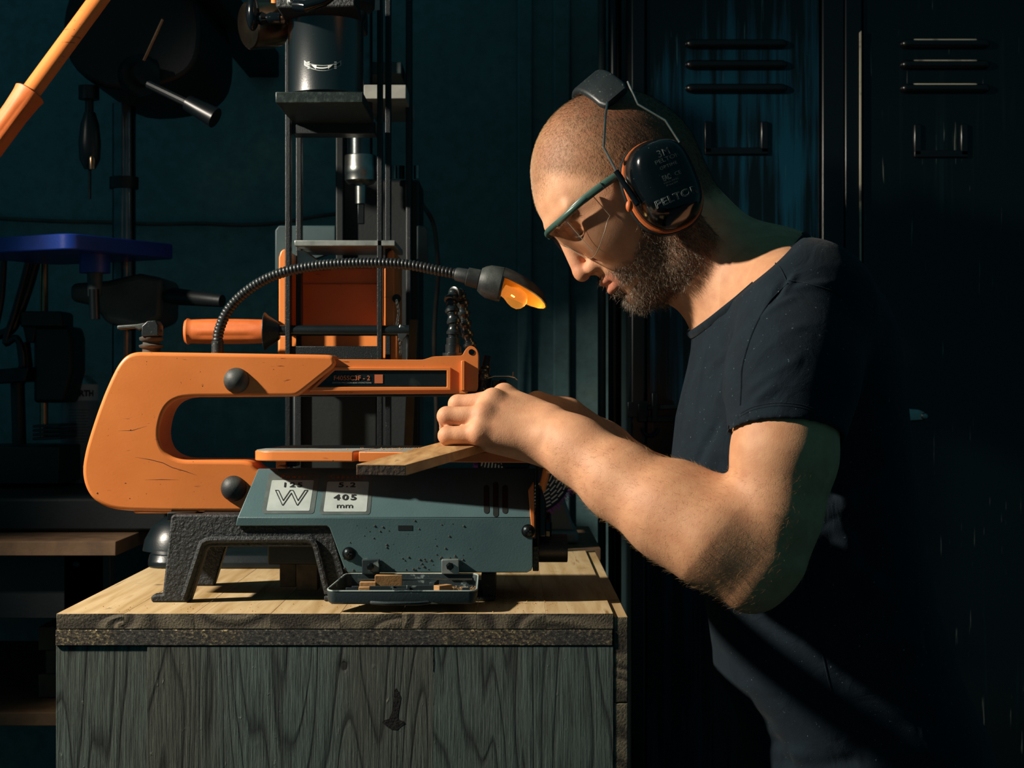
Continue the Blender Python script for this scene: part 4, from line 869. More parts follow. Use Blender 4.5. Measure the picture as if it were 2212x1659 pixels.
# ------------------------------------------------------------------ cables on the wall, wood strip
tag(MB().tube(smooth_poly([P(x, y, 3.28) for x, y in ((-40, 470), (120, 478), (220, 480), (330, 484), (430, 483), (520, 486), (600, 482), (680, 468), (760, 458))], 5, False), .0042, 10).build('cable', CABLE, None), 'dusty cable running along the back wall behind the drill press', 'cable')
tag(MB().tube(smooth_poly([P(900, 420, 3.295)] + [P(x, y, 3.1) for x, y in ( (918, 450), (935, 480), (943, 530), (946, 600), (940, 680), (938, 760), (943, 900), (940, 1080))] + [Vector((-.14, 3.1, .4)), Vector((-.14, 3.12, .004))], 6, False), .0042, 10).build('cable', CABLE, None), 'dusty cable hanging down behind the lamp neck', 'cable')
m = MB().prism([(872, 970), (884, 690), (902, 690), (890, 970)], 2.55, 2.57); tag(m.build('wood_strip', PALE_WOOD, None, bevel=.001), 'narrow dark wood strip standing behind the saw table', 'wood strip')
# ------------------------------------------------------------------ rear bench and buffing machine
rb = thing('rear_bench', (.02, 2.8, 0), 'low dark bench behind the workbench carrying the buffing machine', 'bench')
bar('bench_top', -.12, .135, 2.53, 2.93, BZ - .03, BZ - .002, PALE_WOOD, rb)
for x in (-.11, .07):
    for y in (2.54, 2.86): bar('leg', x, x + .05, y, y + .05, 0, BZ - .03, DARK_MACHINE, rb)
bf = thing('buffing_machine', (.06, 2.68, BZ), 'bench buffing machine with a stitched blue cloth wheel', 'buffing machine')
GREYWHITE = M('pale_grey_enamel', '6E7674', .5, c2='5E6664', vs=20)
YW = 2.58; wc = P(1135, 1010, YW); R0, R1 = 30 * YW / F, 104 * YW / F
wh = MB().lathe(wc - Y3 * .018, Y3, [(0, .004), (.0, R1 * .93), (.006, R1 * .985), (.018, R1), (.030, R1 * .985), (.036, R1 * .93), (.036, .004)], 56).build('buffing_wheel', FABRIC_BLUE, bf, smooth=40, label='blue cloth buffing wheel with white stitches')
m = MB()
for ri in range(8):
    R = R1 * (.42 + .068 * ri); n_ = int(10 + ri * 3)
    for k in range(n_):
        a = 2 * math.pi * (k + .35 * ri) / n_; b = a + 2 * math.pi / n_ * .80
        p0 = wc + Vector((math.cos(a), 0, math.sin(a))) * R; p1 = wc + Vector((math.cos(b), 0, math.sin(b))) * (R + .0012)
        m.tube([p0 - Y3 * .0186, (p0 + p1) / 2 - Y3 * .0190, p1 - Y3 * .0186], .0010, 5)
m.build('stitching', STITCH, wh, kind='stuff')
m = MB()
for k in range(1000):
    a = random.uniform(0, 6.283); p = wc + Vector((math.cos(a), 0, math.sin(a))) * R1 * .985 + Y3 * random.uniform(-.016, .016)
    d = Vector((math.cos(a + random.gauss(0, .6)), random.gauss(0, .3), math.sin(a + random.gauss(0, .6)))); m.tube([p, p + d * random.uniform(.004, .010)], [.0006, .0003], 3)
m.build('frayed_edge', FABRIC_PURPLE, wh, kind='stuff')
MB().tube([P(1170, 1060, 2.56) + Vector((0, 0, 0)), P(1178, 1030, 2.56), P(1184, 1000, 2.56)], .006, 10).build('wheel_guard', ORANGE, bf)
MB().lathe(wc + Y3 * .02, Y3, [(0, .014), (.03, .014), (.031, .045), (.19, .045), (.192, .03)], 32).build('motor_body', GREYWHITE, bf)
MB().sweep([P(1196, 1150, 2.62), P(1244, 1150, 2.62), P(1216, 1065, 2.62), P(1190, 1040, 2.62), P(1160, 1040, 2.62), P(1140, 1150, 2.62)], (0, .10, 0)).build('pedestal', GREYWHITE, bf, bevel=.006, seg=3)
MB().box(P(1110, 0, 2.6).x, P(1250, 0, 2.6).x, 2.60, 2.78, BZ - .0015, P(0, 1148, 2.6).z).build('pedestal_base', GREYWHITE, bf, bevel=.006, seg=3)
# ------------------------------------------------------------------ lockers
LY = 2.85
lk = thing('metal_locker', (.55, 3.05, 0), 'black two-door metal locker behind the man with louvres and scratched paint', 'locker')
lx = lambda px, y=LY: P(px, 0, y).x
ltop = P(0, -220, LY).z
bar('carcass', lx(1362), lx(2330), LY + .004, 3.28, .05, ltop, LOCKER_FRAME, lk, .003)
for a, b in ((1362, 1392), (1772, 1820), (1821, 1858), (2262, 2330)):
    bar('frame_post', lx(a), lx(b), LY - .016, LY + .006, .05, ltop, LOCKER_FRAME, lk, .003)
def louver(parent, px0, px1, py, mat):
    c0, c1 = P(px0, py, LY - .011), P(px1, py, LY - .011); m = MB(); k = 26; pts, rr = [], []
    for i in range(k + 1):
        u = .5 - .5 * math.cos(math.pi * i / k); e = min(u, 1 - u) * (c1 - c0).length; q = min(1, e / .010); q = math.sqrt(max(0, 1 - (1 - q) ** 2)); pts.append(c0.lerp(c1, u if 0 < i < k else u)); rr.append((.0095 * q + .0006, .0075 * q + .0006))
    m.tube(pts, rr, 14, flat=(0, 1, 0)); m.build('louvre', mat, parent, smooth=60)
for a, b, mat, lou, lab_ in ((1394, 1770, LOCKER_BLUE, (1480, 1700), (1522, 1660)), (1860, 2260, LOCKER_BLACK, (1945, 2138), (1975, 2092))):
    d = bar('locker_door', lx(a), lx(b), LY - .008, LY + .002, .08, ltop - .03, mat, lk, .003, 'black over blue brushed locker door' if a < 1500 else 'scratched black locker door')
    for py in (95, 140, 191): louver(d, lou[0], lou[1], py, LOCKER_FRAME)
    if a > 1500:
        for py in (95, 140, 191): MB().tube([P(lou[0] + 10 + (lou[1] - lou[0] - 20) * q / 8, py - 7 + (4 if q in (0, 8) else 0), LY - .0155) for q in range(9)], [.0008] + [.0032] * 7 + [.0008], 10).build('lit_edge', EDGE_LIT, d, smooth=60)  # pale tubes stand in for light along the louvre tops
    m = MB(); x0, x1 = lab_; f0 = 268 if a > 1500 else 262
    for q in ([(x0, f0), (x0 + 16, f0), (x0 + 16, f0 + 68), (x0, f0 + 68)], [(x1 - 16, f0), (x1, f0), (x1, f0 + 68), (x1 - 16, f0 + 68)], [(x0, f0 + 56), (x1, f0 + 56), (x1, f0 + 72), (x0, f0 + 72)]): m.prism(q, LY - .014, LY - .007)
    m.build('card_holder', LOCKER_FRAME, d, bevel=.002)
MB().prism([(1857, 70), (1861, 66), (1861, 1500), (1857, 1500)], LY - .020, LY - .006).build('lit_edge_strip', EDGE_LIT, lk, bevel=.0005)  # pale strip stands in for light caught by the door edge
dr = [o for o in lk.children if o.name.startswith('locker_door')]
hn = MB().prism([(1925, 884), (1948, 881), (1985, 884), (2003, 892), (2005, 902), (1996, 909), (1960, 912), (1925, 913)], LY - .030, LY - .020).build('door_handle', STEEL, dr[1], bevel=.003, seg=3)
MB().lathe(P(1997, 899, LY - .031), -Y3, [(-.02, .006), (0, .006), (.004, .0045), (.005, .001)], 16).build('handle_rivet', STEEL, dr[1])
hs_ = MB().prism([(1356, 868), (1402, 866), (1402, 900), (1356, 902)], LY - .024, LY - .015).build('hasp', STEEL_DARK, dr[0], bevel=.001)
for q, y in (([(1378, 872), (1398, 870), (1398, 912), (1378, 912)], LY - .034), ([(1408, 848), (1422, 848), (1420, 912), (1408, 912)], LY - .030), ([(1398, 876), (1470, 874), (1470, 884), (1398, 886)], LY - .026), ([(1398, 900), (1470, 898), (1470, 912), (1398, 912)], LY - .026)):
    MB().prism(q, y, LY - .008).build('hasp_plate', STEEL_DARK, dr[0], bevel=.0015)
MB().tube([P(1405 + 17 * math.cos(a), 925 + 17 * math.sin(a), LY - .03) for a in (math.pi * k / 10 for k in range(11))], .003, 8).build('hasp_ring', STEEL_DARK, dr[0])
# steel pipes beside the lockers
for x, r, lb_ in ((1300, .0075, 'slim grey pipe standing left of the lockers'), (1328, .012, 'thicker black pipe between the slim pipe and lockers')):
    tag(MB().tube([P(x, -150, 3.0), Vector((P(x, 0, 3.0).x, 3.0, 0))], r, 18).build('pipe', GREY_CAST if r < .01 else LOCKER_FRAME, None), lb_, 'pipe')
# ------------------------------------------------------------------ signed-distance modelling for the figure
HY0 = 1.93; HO = P(1330, 400, HY0)                          # head origin
_p = math.radians(41); _yaw = math.radians(8)
f_ = Vector((-math.cos(_p), 0, -math.sin(_p))); u_ = Vector((-math.sin(_p), 0, math.cos(_p)))
l_ = Vector((0, -1, 0))
RY = Matrix.Rotation(_yaw, 3, u_)                           # turn the face slightly towards the viewer
f_ = RY @ f_; l_ = RY @ l_
if f_.y > 0: RY = Matrix.Rotation(-2 * _yaw, 3, u_); f_ = RY @ f_; l_ = RY @ l_
HR = np.array([list(f_), list(u_), list(l_)])               # world -> head rows
def HW(f, u, l): return HO + (f_ * f + u_ * u + l_ * l) * .001
class SDF:
    def __init__(s): s.p = []
    def ell(s, c, r, k=.01, op='u', head=False, rot=None):
        c = np.array(c, float) * (.001 if head else 1); r = np.array(r, float) * (.001 if head else 1)
        R = None if rot is None else np.array(rot)
        def fn(q, c=c, r=r, R=R):
            d = q - c
            if R is not None: d = d @ R.T
            k0 = np.sqrt(((d / r) ** 2).sum(-1)); k1 = np.sqrt(((d / (r * r)) ** 2).sum(-1)) + 1e-9
            return k0 * (k0 - 1) / k1
        s.p.append((fn, op, k * (.001 if head and k > .1 else 1), head)); return s
    def cone(s, a, b, ra, rb, k=.01, op='u', head=False):
        sc = .001 if head else 1; a = np.array(a, float) * sc; b = np.array(b, float) * sc; ra, rb = ra * sc, rb * sc
        ab = b - a; L2 = ab @ ab + 1e-12
        def fn(q):
            t = np.clip(((q - a) @ ab) / L2, 0, 1); return np.sqrt(((q - a - t[..., None] * ab) ** 2).sum(-1)) - (ra + t * (rb - ra))
        s.p.append((fn, op, k * (.001 if head and k > .1 else 1), head)); return s
    def chain(s, pts, rs, k=.01, **kw):
        for i in range(len(pts) - 1): s.cone(pts[i], pts[i + 1], rs[i], rs[i + 1], k, **kw)
        return s
    def fn(s, fn, k=.01, op='u'): s.p.append((fn, op, k, False)); return s
    def ev(s, q, prims=None):
        acc = np.full(q.shape[:-1], 10.0); h = None
        for fn, op, k, head in (s.p if prims is None else prims):
            if head:
                if h is None: h = (q - np.array(HO)) @ HR.T
                d = fn(h)
            else: d = fn(q)
            if op == 'u':
                t = np.clip(.5 + .5 * (acc - d) / k, 0, 1); acc = acc * (1 - t) + d * t - k * t * (1 - t)
            elif op == 's':
                t = np.clip(.5 - .5 * (acc + d) / k, 0, 1); acc = acc * (1 - t) - d * t + k * t * (1 - t)
            else:                                            # intersect
                t = np.clip(.5 - .5 * (acc - d) / k, 0, 1); acc = acc * (1 - t) + d * t + k * t * (1 - t)
        return acc
def surface(sdf, lo, hi, h, n=16):
    """naive surface nets over the blocks that can hold the surface"""
    lo = np.array(lo, float); dim = np.ceil((np.array(hi) - lo) / h / n).astype(int); bw = h * n; br = bw * .5 * math.sqrt(3)
    ii = np.stack(np.meshgrid(*[np.arange(d) for d in dim], indexing='ij'), -1).reshape(-1, 3)
    cen = lo + (ii + .5) * bw; dv = np.full((len(ii), len(sdf.p)), 10.0)
    hc = (cen - np.array(HO)) @ HR.T
    for j, (fn, op, k, head) in enumerate(sdf.p): dv[:, j] = fn(hc if head else cen)
    tot = sdf.ev(cen); act = np.abs(tot) < br * 1.55 + .012
    ax = np.arange(n + 2); off = np.stack(np.meshgrid(ax, ax, ax, indexing='ij'), -1) * h
    G = dim * n + 2; ids, pos, quads = [], [], []
    ops = [p[1] for p in sdf.p]
    for b in np.nonzero(act)[0]:
        pr_ = [p for j, p in enumerate(sdf.p) if p[1] == 'i' or dv[b, j] < br * 1.7 + p[2] + .004]
        if not pr_: continue
        base = ii[b] * n; q = lo + base * h + off; v = sdf.ev(q, pr_)
        sg = v < 0
        if sg.all() or not sg.any(): continue
        c = v[:-1, :-1, :-1], 
        s8 = [sg[i:n + 1 + i, j:n + 1 + j, k:n + 1 + k] for i in (0, 1) for j in (0, 1) for k in (0, 1)]
        any_ = np.logical_or.reduce(s8); all_ = np.logical_and.reduce(s8); cell = any_ & ~all_
        cell[n:] = False; cell[:, n:] = False; cell[:, :, n:] = False
        cc = np.argwhere(cell)
        if len(cc):
            acc = np.zeros((len(cc), 3)); cnt = np.zeros(len(cc))
            for axis in range(3):
                o1, o2 = [a for a in range(3) if a != axis]
                for a in (0, 1):
                    for bb in (0, 1):
                        p0 = cc.copy(); p0[:, o1] += a; p0[:, o2] += bb; p1 = p0.copy(); p1[:, axis] += 1
                        v0 = v[tuple(p0.T)]; v1 = v[tuple(p1.T)]; m = (v0 < 0) != (v1 < 0); t = np.where(m, v0 / (v0 - v1 + 1e-12), 0)
                        pt = p0.astype(float); pt[:, axis] += t; acc += pt * m[:, None]; cnt += m
            gid = ((base[0] + cc[:, 0]) * G[1] + base[1] + cc[:, 1]) * G[2] + base[2] + cc[:, 2]
            ids.append(gid); pos.append(lo + (base + acc / cnt[:, None]) * h)
        for axis in range(3):
            o1, o2 = (axis + 1) % 3, (axis + 2) % 3
            sl0 = [slice(0, n)] * 3; sl1 = [slice(0, n)] * 3; sl1[axis] = slice(1, n + 1)
            e = sg[tuple(sl0)] != sg[tuple(sl1)]; ee = np.argwhere(e)
            if not len(ee): continue
            inside = sg[tuple(sl0)][tuple(ee.T)]
            g = base + ee
            def cid(d1, d2):
                x = g.copy(); x[:, o1] += d1; x[:, o2] += d2; return (x[:, 0] * G[1] + x[:, 1]) * G[2] + x[:, 2]
            qd = np.stack([cid(-1, -1), cid(0, -1), cid(0, 0), cid(-1, 0)], 1); qd[~inside] = qd[~inside][:, ::-1]; quads.append(qd)
    ids = np.concatenate(ids); pos = np.concatenate(pos); quads = np.concatenate(quads)
    o = np.argsort(ids); ids, pos = ids[o], pos[o]; ix = np.searchsorted(ids, quads); ix = np.clip(ix, 0, len(ids) - 1)
    ok = (ids[ix] == quads).all(1); return pos, ix[ok]
def relax(V, Q, it=1, f=.5):
    for _ in range(it):
        A = np.zeros_like(V); c = np.zeros(len(V))
        for a, b in ((0, 1), (1, 2), (2, 3), (3, 0)):
            np.add.at(A, Q[:, a], V[Q[:, b]]); np.add.at(A, Q[:, b], V[Q[:, a]]); np.add.at(c, Q[:, a], 1); np.add.at(c, Q[:, b], 1)
        V = V * (1 - f) + f * A / np.maximum(c, 1)[:, None]
    return V
T = lambda x, y, Y: np.array(P(x, y, Y))
# ------------------------------------------------------------------ body: head, neck, torso core, arms, hands as one skin
body = SDF(); H = dict(head=True)
body.ell((-9, 13, 0), (97, 96, 77), 5, **H)                                   # cranium
body.ell((-42, -5, 0), (62, 62, 66), 12, **H)                                  # occiput
body.ell((36, -45, 0), (48, 82, 58), 22, **H)                                  # face core
body.ell((40, 18, 0), (50, 46, 58), 12, **H)                                   # forehead
for s_ in (1, -1):
    body.cone((88, 11, 5 * s_), (70, 13, 46 * s_), 8, 7, 9, **H)               # brow ridge
    body.ell((53, -38, 38 * s_), (26, 23, 20), 20, **H)                        # cheekbone
    body.cone((50, -112, 12 * s_), (2, -108, 40 * s_), 19, 17, 14, **H)        # jaw
    body.cone((2, -108, 40 * s_), (-18, -70, 54 * s_), 17, 15, 12, **H)
    body.cone((-18, -70, 54 * s_), (-10, -10, 62 * s_), 15, 13, 12, **H)
body.ell((22, -92, 0), (48, 38, 44), 16, **H)
body.ell((60, -80, 0), (24, 27, 32), 12, **H)                                  # muzzle
body.ell((62, -113, 0), (17, 17, 21), 9, **H)                                  # chin
for s_ in (1, -1):
    body.ell((84, -13, 32 * s_), (15, 9.5, 15), 8, op='s', **H)                 # eye sockets
    body.ell((60, -13.5, 32 * s_), (13.0, 12.5, 14), 4, **H)                   # eye under its lid
    body.cone((77, -7, 20 * s_), (63, -7, 46 * s_), 3.0, 2.4, 4, **H)        # lid fold
    body.chain([(75, -17.5, 22 * s_), (74, -19, 30 * s_), (68, -18, 41 * s_)], [1.0, 1.3, 1.0], 1.2, op='s', **H)   # lid line
    body.cone((74, -25, 20 * s_), (64, -26, 45 * s_), 3.2, 3.2, 6, **H)        # lower lid
body.cone((86, -4, 0), (97, -46, 0), 7.5, 9, 7, **H)                           # nose bridge
body.ell((98.5, -52, 0), (9.5, 9.5, 10.5), 5, **H)                             # nose tip
for s_ in (1, -1):
    body.ell((83.5, -54.5, 12.5 * s_), (12, 9.5, 7.5), 6, **H)                     # wing of the nose
    body.ell((89, -62, 11.5 * s_), (7.5, 4.0, 5.0), 2, op='s', **H)           # nostril
    body.cone((80, -50, 21 * s_), (66, -72, 34 * s_), 1.2, 1.0, 6, op='s', **H)  # cheek fold
    for (a_, b_, ra, rb) in (((86.5, -75.5, 0), (82, -75.5, 11 * s_), 4.6, 4.4), ((82, -75.5, 11 * s_), (68, -80, 24 * s_), 4.4, 2.4)):
        body.cone(a_, b_, ra, rb, 3, **H)                                      # upper lip
    for (a_, b_, ra, rb) in (((84.5, -88, 0), (80, -87.5, 11 * s_), 5.4, 5.0), ((80, -87.5, 11 * s_), (68, -82.5, 23 * s_), 5.0, 2.4)):
        body.cone(a_, b_, ra, rb, 3, **H)                                      # lower lip
    for (a_, b_) in (((92, -81.5, 0), (87, -81.5, 11 * s_)), ((87, -81.5, 11 * s_), (69, -81.5, 25 * s_))):
        body.cone(a_, b_, 1.1, .9, 1.2, op='s', **H)
body.ell((84, -100, 0), (6, 4, 18), 6, op='s', **H)                            # fold above the chin
body.cone((85, -66, 0), (87, -73, 0), 1.5, 2.0, 3, op='s', **H)
# neck and torso core
body.cone(T(1450, 455, 1.93), T(1625, 645, 1.93), .0565, .062, .03)
body.cone(T(1490, 600, 1.93), T(1562, 672, 1.93), .030, .026, .03)             # throat
body.cone(T(1462, 575, 1.888), T(1575, 675, 1.905), .012, .012, .018)          # neck cord
body.cone(T(1640, 600, 1.90), T(1735, 640, 1.79), .040, .044, .04)             # shoulder slopes
body.cone(T(1640, 606, 1.96), T(1720, 660, 2.05), .034, .036, .03)
body.ell(T(1700, 880, 1.93), (.105, .15, .20), .05)
body.ell(T(1790, 1330, 1.93), (.105, .145, .19), .05)
# left arm (towards the viewer)
body.chain([T(1735, 690, 1.765), T(1705, 850, 1.715), T(1694, 985, 1.69), T(1672, 1110, 1.682), T(1655, 1195, 1.68)], [.056, .053, .0505, .045, .037], .02)
body.chain([T(1652, 1200, 1.68), T(1622, 1258, 1.68)], [.036, .0270], .022)    # elbow
body.chain([T(1625, 1230, 1.682), T(1545, 1163, 1.69), T(1450, 1110, 1.715), T(1340, 1040, 1.752), T(1245, 972, 1.785), T(1188, 932, 1.805)], [.036, .0475, .0445, .0370, .0305, .0268], .026)
body.cone(T(1590, 1130, 1.70), T(1470, 1060, 1.735), .033, .030, .02)          # upper mass of the forearm
body.ell(T(1175, 940, 1.781), (.008, .006, .008), .008)                        # wrist bone
# left hand
mcp = [T(1036, 938, 1.797), T(1047, 899, 1.806), T(1066, 868, 1.822), T(1090, 856, 1.846)]
wr = [T(1172, 962, 1.800), T(1175, 945, 1.803), T(1178, 925, 1.812), T(1182, 910, 1.825)]
for i in range(4): body.cone(wr[i], mcp[i], .0175, [.0122, .0128, .0128, .0122][i], .016)
body.cone(T(1170, 968, 1.815), T(1062, 952, 1.815), .0185, .0135, .012)        # heel of the hand
body.ell(T(1110, 915, 1.832), (.045, .022, .028), .012)
for i, r in enumerate((.0096, .0104, .0106, .0100)): body.ell(mcp[i] + np.array([-.001, -.002, .003]), (r, r, r), .010)   # knuckles
fing = [([mcp[0], T(966, 941, 1.803), T(974, 958, 1.830), T(996, 964, 1.846)], [.0104, .0097, .0086, .0078]),
        ([mcp[1], T(965, 899, 1.812), T(968, 925, 1.845), T(990, 955, 1.862)], [.0112, .0102, .0090, .0080]),
        ([mcp[2], T(989, 873, 1.832), T(980, 905, 1.868), T(998, 952, 1.885)], [.0112, .0102, .0090, .0080]),
        ([mcp[3], T(1012, 872, 1.868), T(1000, 905, 1.900), T(1015, 955, 1.912)], [.0108, .0098, .0088, .0078])]
hand = []
for pts, rs in fing:
    for i in range(3): body.cone(pts[i], pts[i + 1], rs[i], rs[i + 1], .0035)
body.chain([T(1150, 930, 1.845), T(1095, 930, 1.880), T(1050, 945, 1.895), T(1022, 955, 1.898)], [.0155, .0125, .0105, .0088], .007)   # thumb
# right arm and hand on the far side
body.chain([T(1695, 740, 2.09), T(1600, 930, 2.165), T(1505, 1105, 2.17)], [.046, .044, .036], .02)
body.chain([T(1505, 1105, 2.17), T(1420, 1062, 2.14), T(1300, 972, 2.08), T(1222, 905, 2.035)], [.036, .042, .033, .0265], .018)
rm = [T(1142, 912, 1.975), T(1146, 894, 1.985), T(1152, 878, 1.995), T(1160, 868, 2.01)]
for i in range(4):
    body.cone(T(1222, 900 + (3 - i) * 5, 2.03), rm[i], .0175, .0128, .012)
    e1 = rm[i] + np.array([-.040, -.012 + .006 * i, -.012]); e2 = e1 + np.array([-.020, .004, -.018]); e3 = e2 + np.array([-.008, .004, -.012])
    e3[2] = max(e3[2], TZ + .009); body.chain([rm[i], e1, e2, e3], [.0118, .0100, .0088, .0078], .004)
body.chain([T(1200, 915, 2.01), T(1150, 925, 1.97), T(1110, 935, 1.955), T(1092, 948, 1.95)], [.015, .012, .0102, .0085], .007)
V, Q = surface(body, (-.10, 1.60, .82), (.52, 2.26, 1.63), .00165)
V = relax(V, Q, 1, .4)
person = thing('person', (P(1900, 0, 1.93).x, 1.93, 0), 'man in black t-shirt, earmuffs and safety glasses leaning over the scroll saw', 'person')
skin_o = npmesh('body', V, Q, SKIN, person, label='bare head, neck, arms and hands')
# normals, head-space coordinates and colour map
me = skin_o.data; N = np.zeros((len(V), 3), np.float32); me.vertices.foreach_get('normal', N.ravel()) if False else None
N = np.empty(len(V) * 3, np.float32); me.vertices.foreach_get('normal', N); N = N.reshape(-1, 3)
HL = ((V - np.array(HO)) @ HR.T) * 1000; hf, hu, hl = HL.T
def sm(x, a, b): t = np.clip((x - a) / (b - a), 0, 1); return t * t * (3 - 2 * t)
ishead = (hu > -150) & (np.abs(hl) < 95) & (hf > -125) & (hf < 115)
line = np.interp(hf, [-120, -60, -25, 5, 18, 30, 48, 62, 75, 90], [-92, -88, -60, -35, -12, 8, 34, 50, 44, 36])   # hairline height
scalp = ishead * sm(hu - line, -8, 22) * sm(-hf + hu * .2, -115, -60)
cheek = np.interp(hf, [-30, 0, 18, 30, 55, 68, 84, 92], [10, -10, -28, -62, -76, -70, -65, -64])
lipd = np.hypot((hu + 82) / 9.0, 0 * hu)
wlip = np.clip((hf - 64) / 22, 0, 1)
lip = ishead * (hf > 62) * np.clip(1.3 - np.abs(hu + 81.5) / (9.5 * (0.25 + .75 * wlip) + .1), 0, 1)
lip = np.clip(lip * 2.2, 0, 1) * (np.abs(hl) < 27)
beard = ishead * sm(cheek - hu, -3, 8) * (hu > -140) * (hf > -34 + 0 * hu) * (1 - lip)
beard *= np.where((hf > 60) & (hu < -93) & (hu > -102) & (np.abs(hl) > 9), .45, 1)
beard *= sm(hu + .35 * hf, -150, -125)
beard *= np.where((hf < 25) & (hu > -20), sm(hf, 2, 10), 1)
base_c = np.array(lin('D8A27C')); pale = np.array(lin('DDAE88')); red = np.array(lin('C07B5C'))
C = np.tile(base_c, (len(V), 1))
ra = sm(V[:, 0], .02, .14)[:, None] * 0
def blend(C, m, col): return C * (1 - m[:, None]) + np.array(lin(col)) * m[:, None]
C = blend(C, ishead * sm(hu, -20, 30) * sm(hf, 20, 70) * .5, 'D8A884')
C = blend(C, ishead * np.exp(-((hf - 95) ** 2 + (hu + 50) ** 2 + hl ** 2) / 500) * .5, 'CC8566')
C = blend(C, lip * .8, 'B06A56')
lash = np.zeros(len(V))
for s_ in (1, -1): lash = np.maximum(lash, np.exp(-((hu + 18.5) / 1.6) ** 2) * (hf > 58) * (hl * s_ > 20) * (hl * s_ < 44) * (hf < 80))
C = blend(C, lash * ishead * .9, '20140E')
C = blend(C, ishead * .35 * np.exp(-(((hf - 66) / 12) ** 2 + ((hu + 13) / 12) ** 2)) * (np.abs(hl) > 18), '8A553C')
C = blend(C, scalp * .62, '6B4E36')
C = blend(C, scalp * sm(-hf, -25, 30) * .65, '2A1E15')  # darker hair towards the back, with shade there put into colour
C = blend(C, beard * .70, '3A2A1E')
arm_m = (1 - ishead) * ((V[:, 1] < 1.86) & (V[:, 0] < P(1740, 0, 1.7).x + 9)) * 1.0
C = blend(C, arm_m * sm(V[:, 0], P(1170, 0, 1.8).x, P(1500, 0, 1.7).x) * .40, 'BE8A60')
kn = np.zeros(len(V))
for q in list(mcp) + [f[0][1] for f in fing]: kn = np.maximum(kn, np.exp(-((V - q) ** 2).sum(1) / (2 * .009 ** 2)))
C = blend(C, kn * .35, 'CE8A6A')
ca = me.color_attributes.new('Col', 'FLOAT_COLOR', 'POINT'); ca.data.foreach_set('color', np.concatenate([C, np.ones((len(C), 1))], 1).astype(np.float32).ravel())
# ------------------------------------------------------------------ hair as fine tapered strands
def strands(name, mask, count, length, rad, mat, comb, lift, jitter, segs=1, curl=0.0, parent=None, label=None):
    fm = mask[Q].mean(1); area = np.linalg.norm(np.cross(V[Q[:, 2]] - V[Q[:, 0]], V[Q[:, 3]] - V[Q[:, 1]]), axis=1) * .5
    pw = fm * area; pw /= pw.sum(); fi = RNG.choice(len(Q), count, p=pw); w_ = RNG.dirichlet((1, 1, 1, 1), count)
    o = (V[Q[fi]] * w_[..., None]).sum(1); n = N[Q[fi]].mean(1); n /= np.linalg.norm(n, axis=1)[:, None] + 1e-9
    c = comb(o, n) if callable(comb) else np.tile(np.array(comb, float), (count, 1))
    c = c + RNG.normal(0, jitter, (count, 3)); c -= n * (c * n).sum(1)[:, None]; c /= np.linalg.norm(c, axis=1)[:, None] + 1e-9
    d = c * (1 - lift) + n * lift; d /= np.linalg.norm(d, axis=1)[:, None]
    Ls = length * RNG.uniform(.55, 1.25, count); side = np.cross(d, n); side /= np.linalg.norm(side, axis=1)[:, None] + 1e-9; oth = np.cross(d, side)
    rings = []; p = o - n * .0004; dirn = d.copy()
    bend = RNG.normal(0, curl, (count, 3)) 
    for k in range(segs + 1):
        r = rad * (1 - k / segs) + rad * .12
        for a in (0, 2.094, 4.189): rings.append(p + (side * math.cos(a) + oth * math.sin(a)) * r)
        p = p + dirn * (Ls / segs)[:, None]; dirn = dirn + bend; dirn /= np.linalg.norm(dirn, axis=1)[:, None]
    R = np.stack(rings, 1); m = R.shape[1]; Vv = R.reshape(-1, 3); b = (np.arange(count) * m)[:, None, None]
    f = np.array([[k * 3 + a, k * 3 + (a + 1) % 3, (k + 1) * 3 + (a + 1) % 3, (k + 1) * 3 + a] for k in range(segs) for a in range(3)])[None]
    return npmesh(name, Vv, (b + f).reshape(-1, 4), mat, parent, kind='stuff', label=label)
fwd = np.array(f_); upv = np.array(u_)
strands('buzz_cut_hair', scalp * sm(-hf, -40, 25), 22000, .0046, .00010, HAIR, lambda o, n: np.tile(fwd * .7 - upv * .5, (len(o), 1)), .30, .22, 1, 0, person, 'short brown buzz cut')
strands('fringe_hair', scalp * sm(hf, -45, 20), 16000, .0040, .00008, HAIR_SUN, lambda o, n: np.tile(fwd * .9 - upv * .3, (len(o), 1)), .28, .22, 1, 0, person, 'hair at the forehead in a sunlit tone')
strands('beard', beard * (hu < -15) * np.clip(beard * 1.3 - .2, 0, 1), 7500, .0125, .00017, BEARD, lambda o, n: np.tile(-upv * .8 + fwd * .35, (len(o), 1)), .48, .42, 4, .22, person, 'full greying brown beard')
strands('sideburns', beard * (hu >= -30), 900, .006, .00014, HAIR, lambda o, n: np.tile(-upv, (len(o), 1)), .4, .3, 2, .1, person)
axd = T(1200, 940, 1.80) - T(1600, 1200, 1.69); axd /= np.linalg.norm(axd)
fore = (1 - ishead) * (V[:, 0] > P(1120, 0, 1.8).x) * (V[:, 2] < P(0, 840, 1.8).z) * sm(V[:, 0], P(1110, 0, 1.8).x, P(1230, 0, 1.8).x) * (V[:, 1] < 1.83) * (V[:, 2] < 1.19) * np.where(V[:, 2] > P(0, 1010, 1.7).z, V[:, 0] < P(1560, 0, 1.7).x, 1)
strands('arm_hair', fore, 5600, .0085, .00007, ARMHAIR, lambda o, n: np.tile(axd + np.array([0, 0, -.5]), (len(o), 1)), .30, .35, 3, .16, person, 'sun-bleached forearm hair')
brow = np.zeros(len(V))
for s_ in (1, -1): brow = np.maximum(brow, np.exp(-((hu - 3 + .0 * hf) / 4.0) ** 2) * (hf > 62) * (hl * s_ > 7) * (hl * s_ < 50))
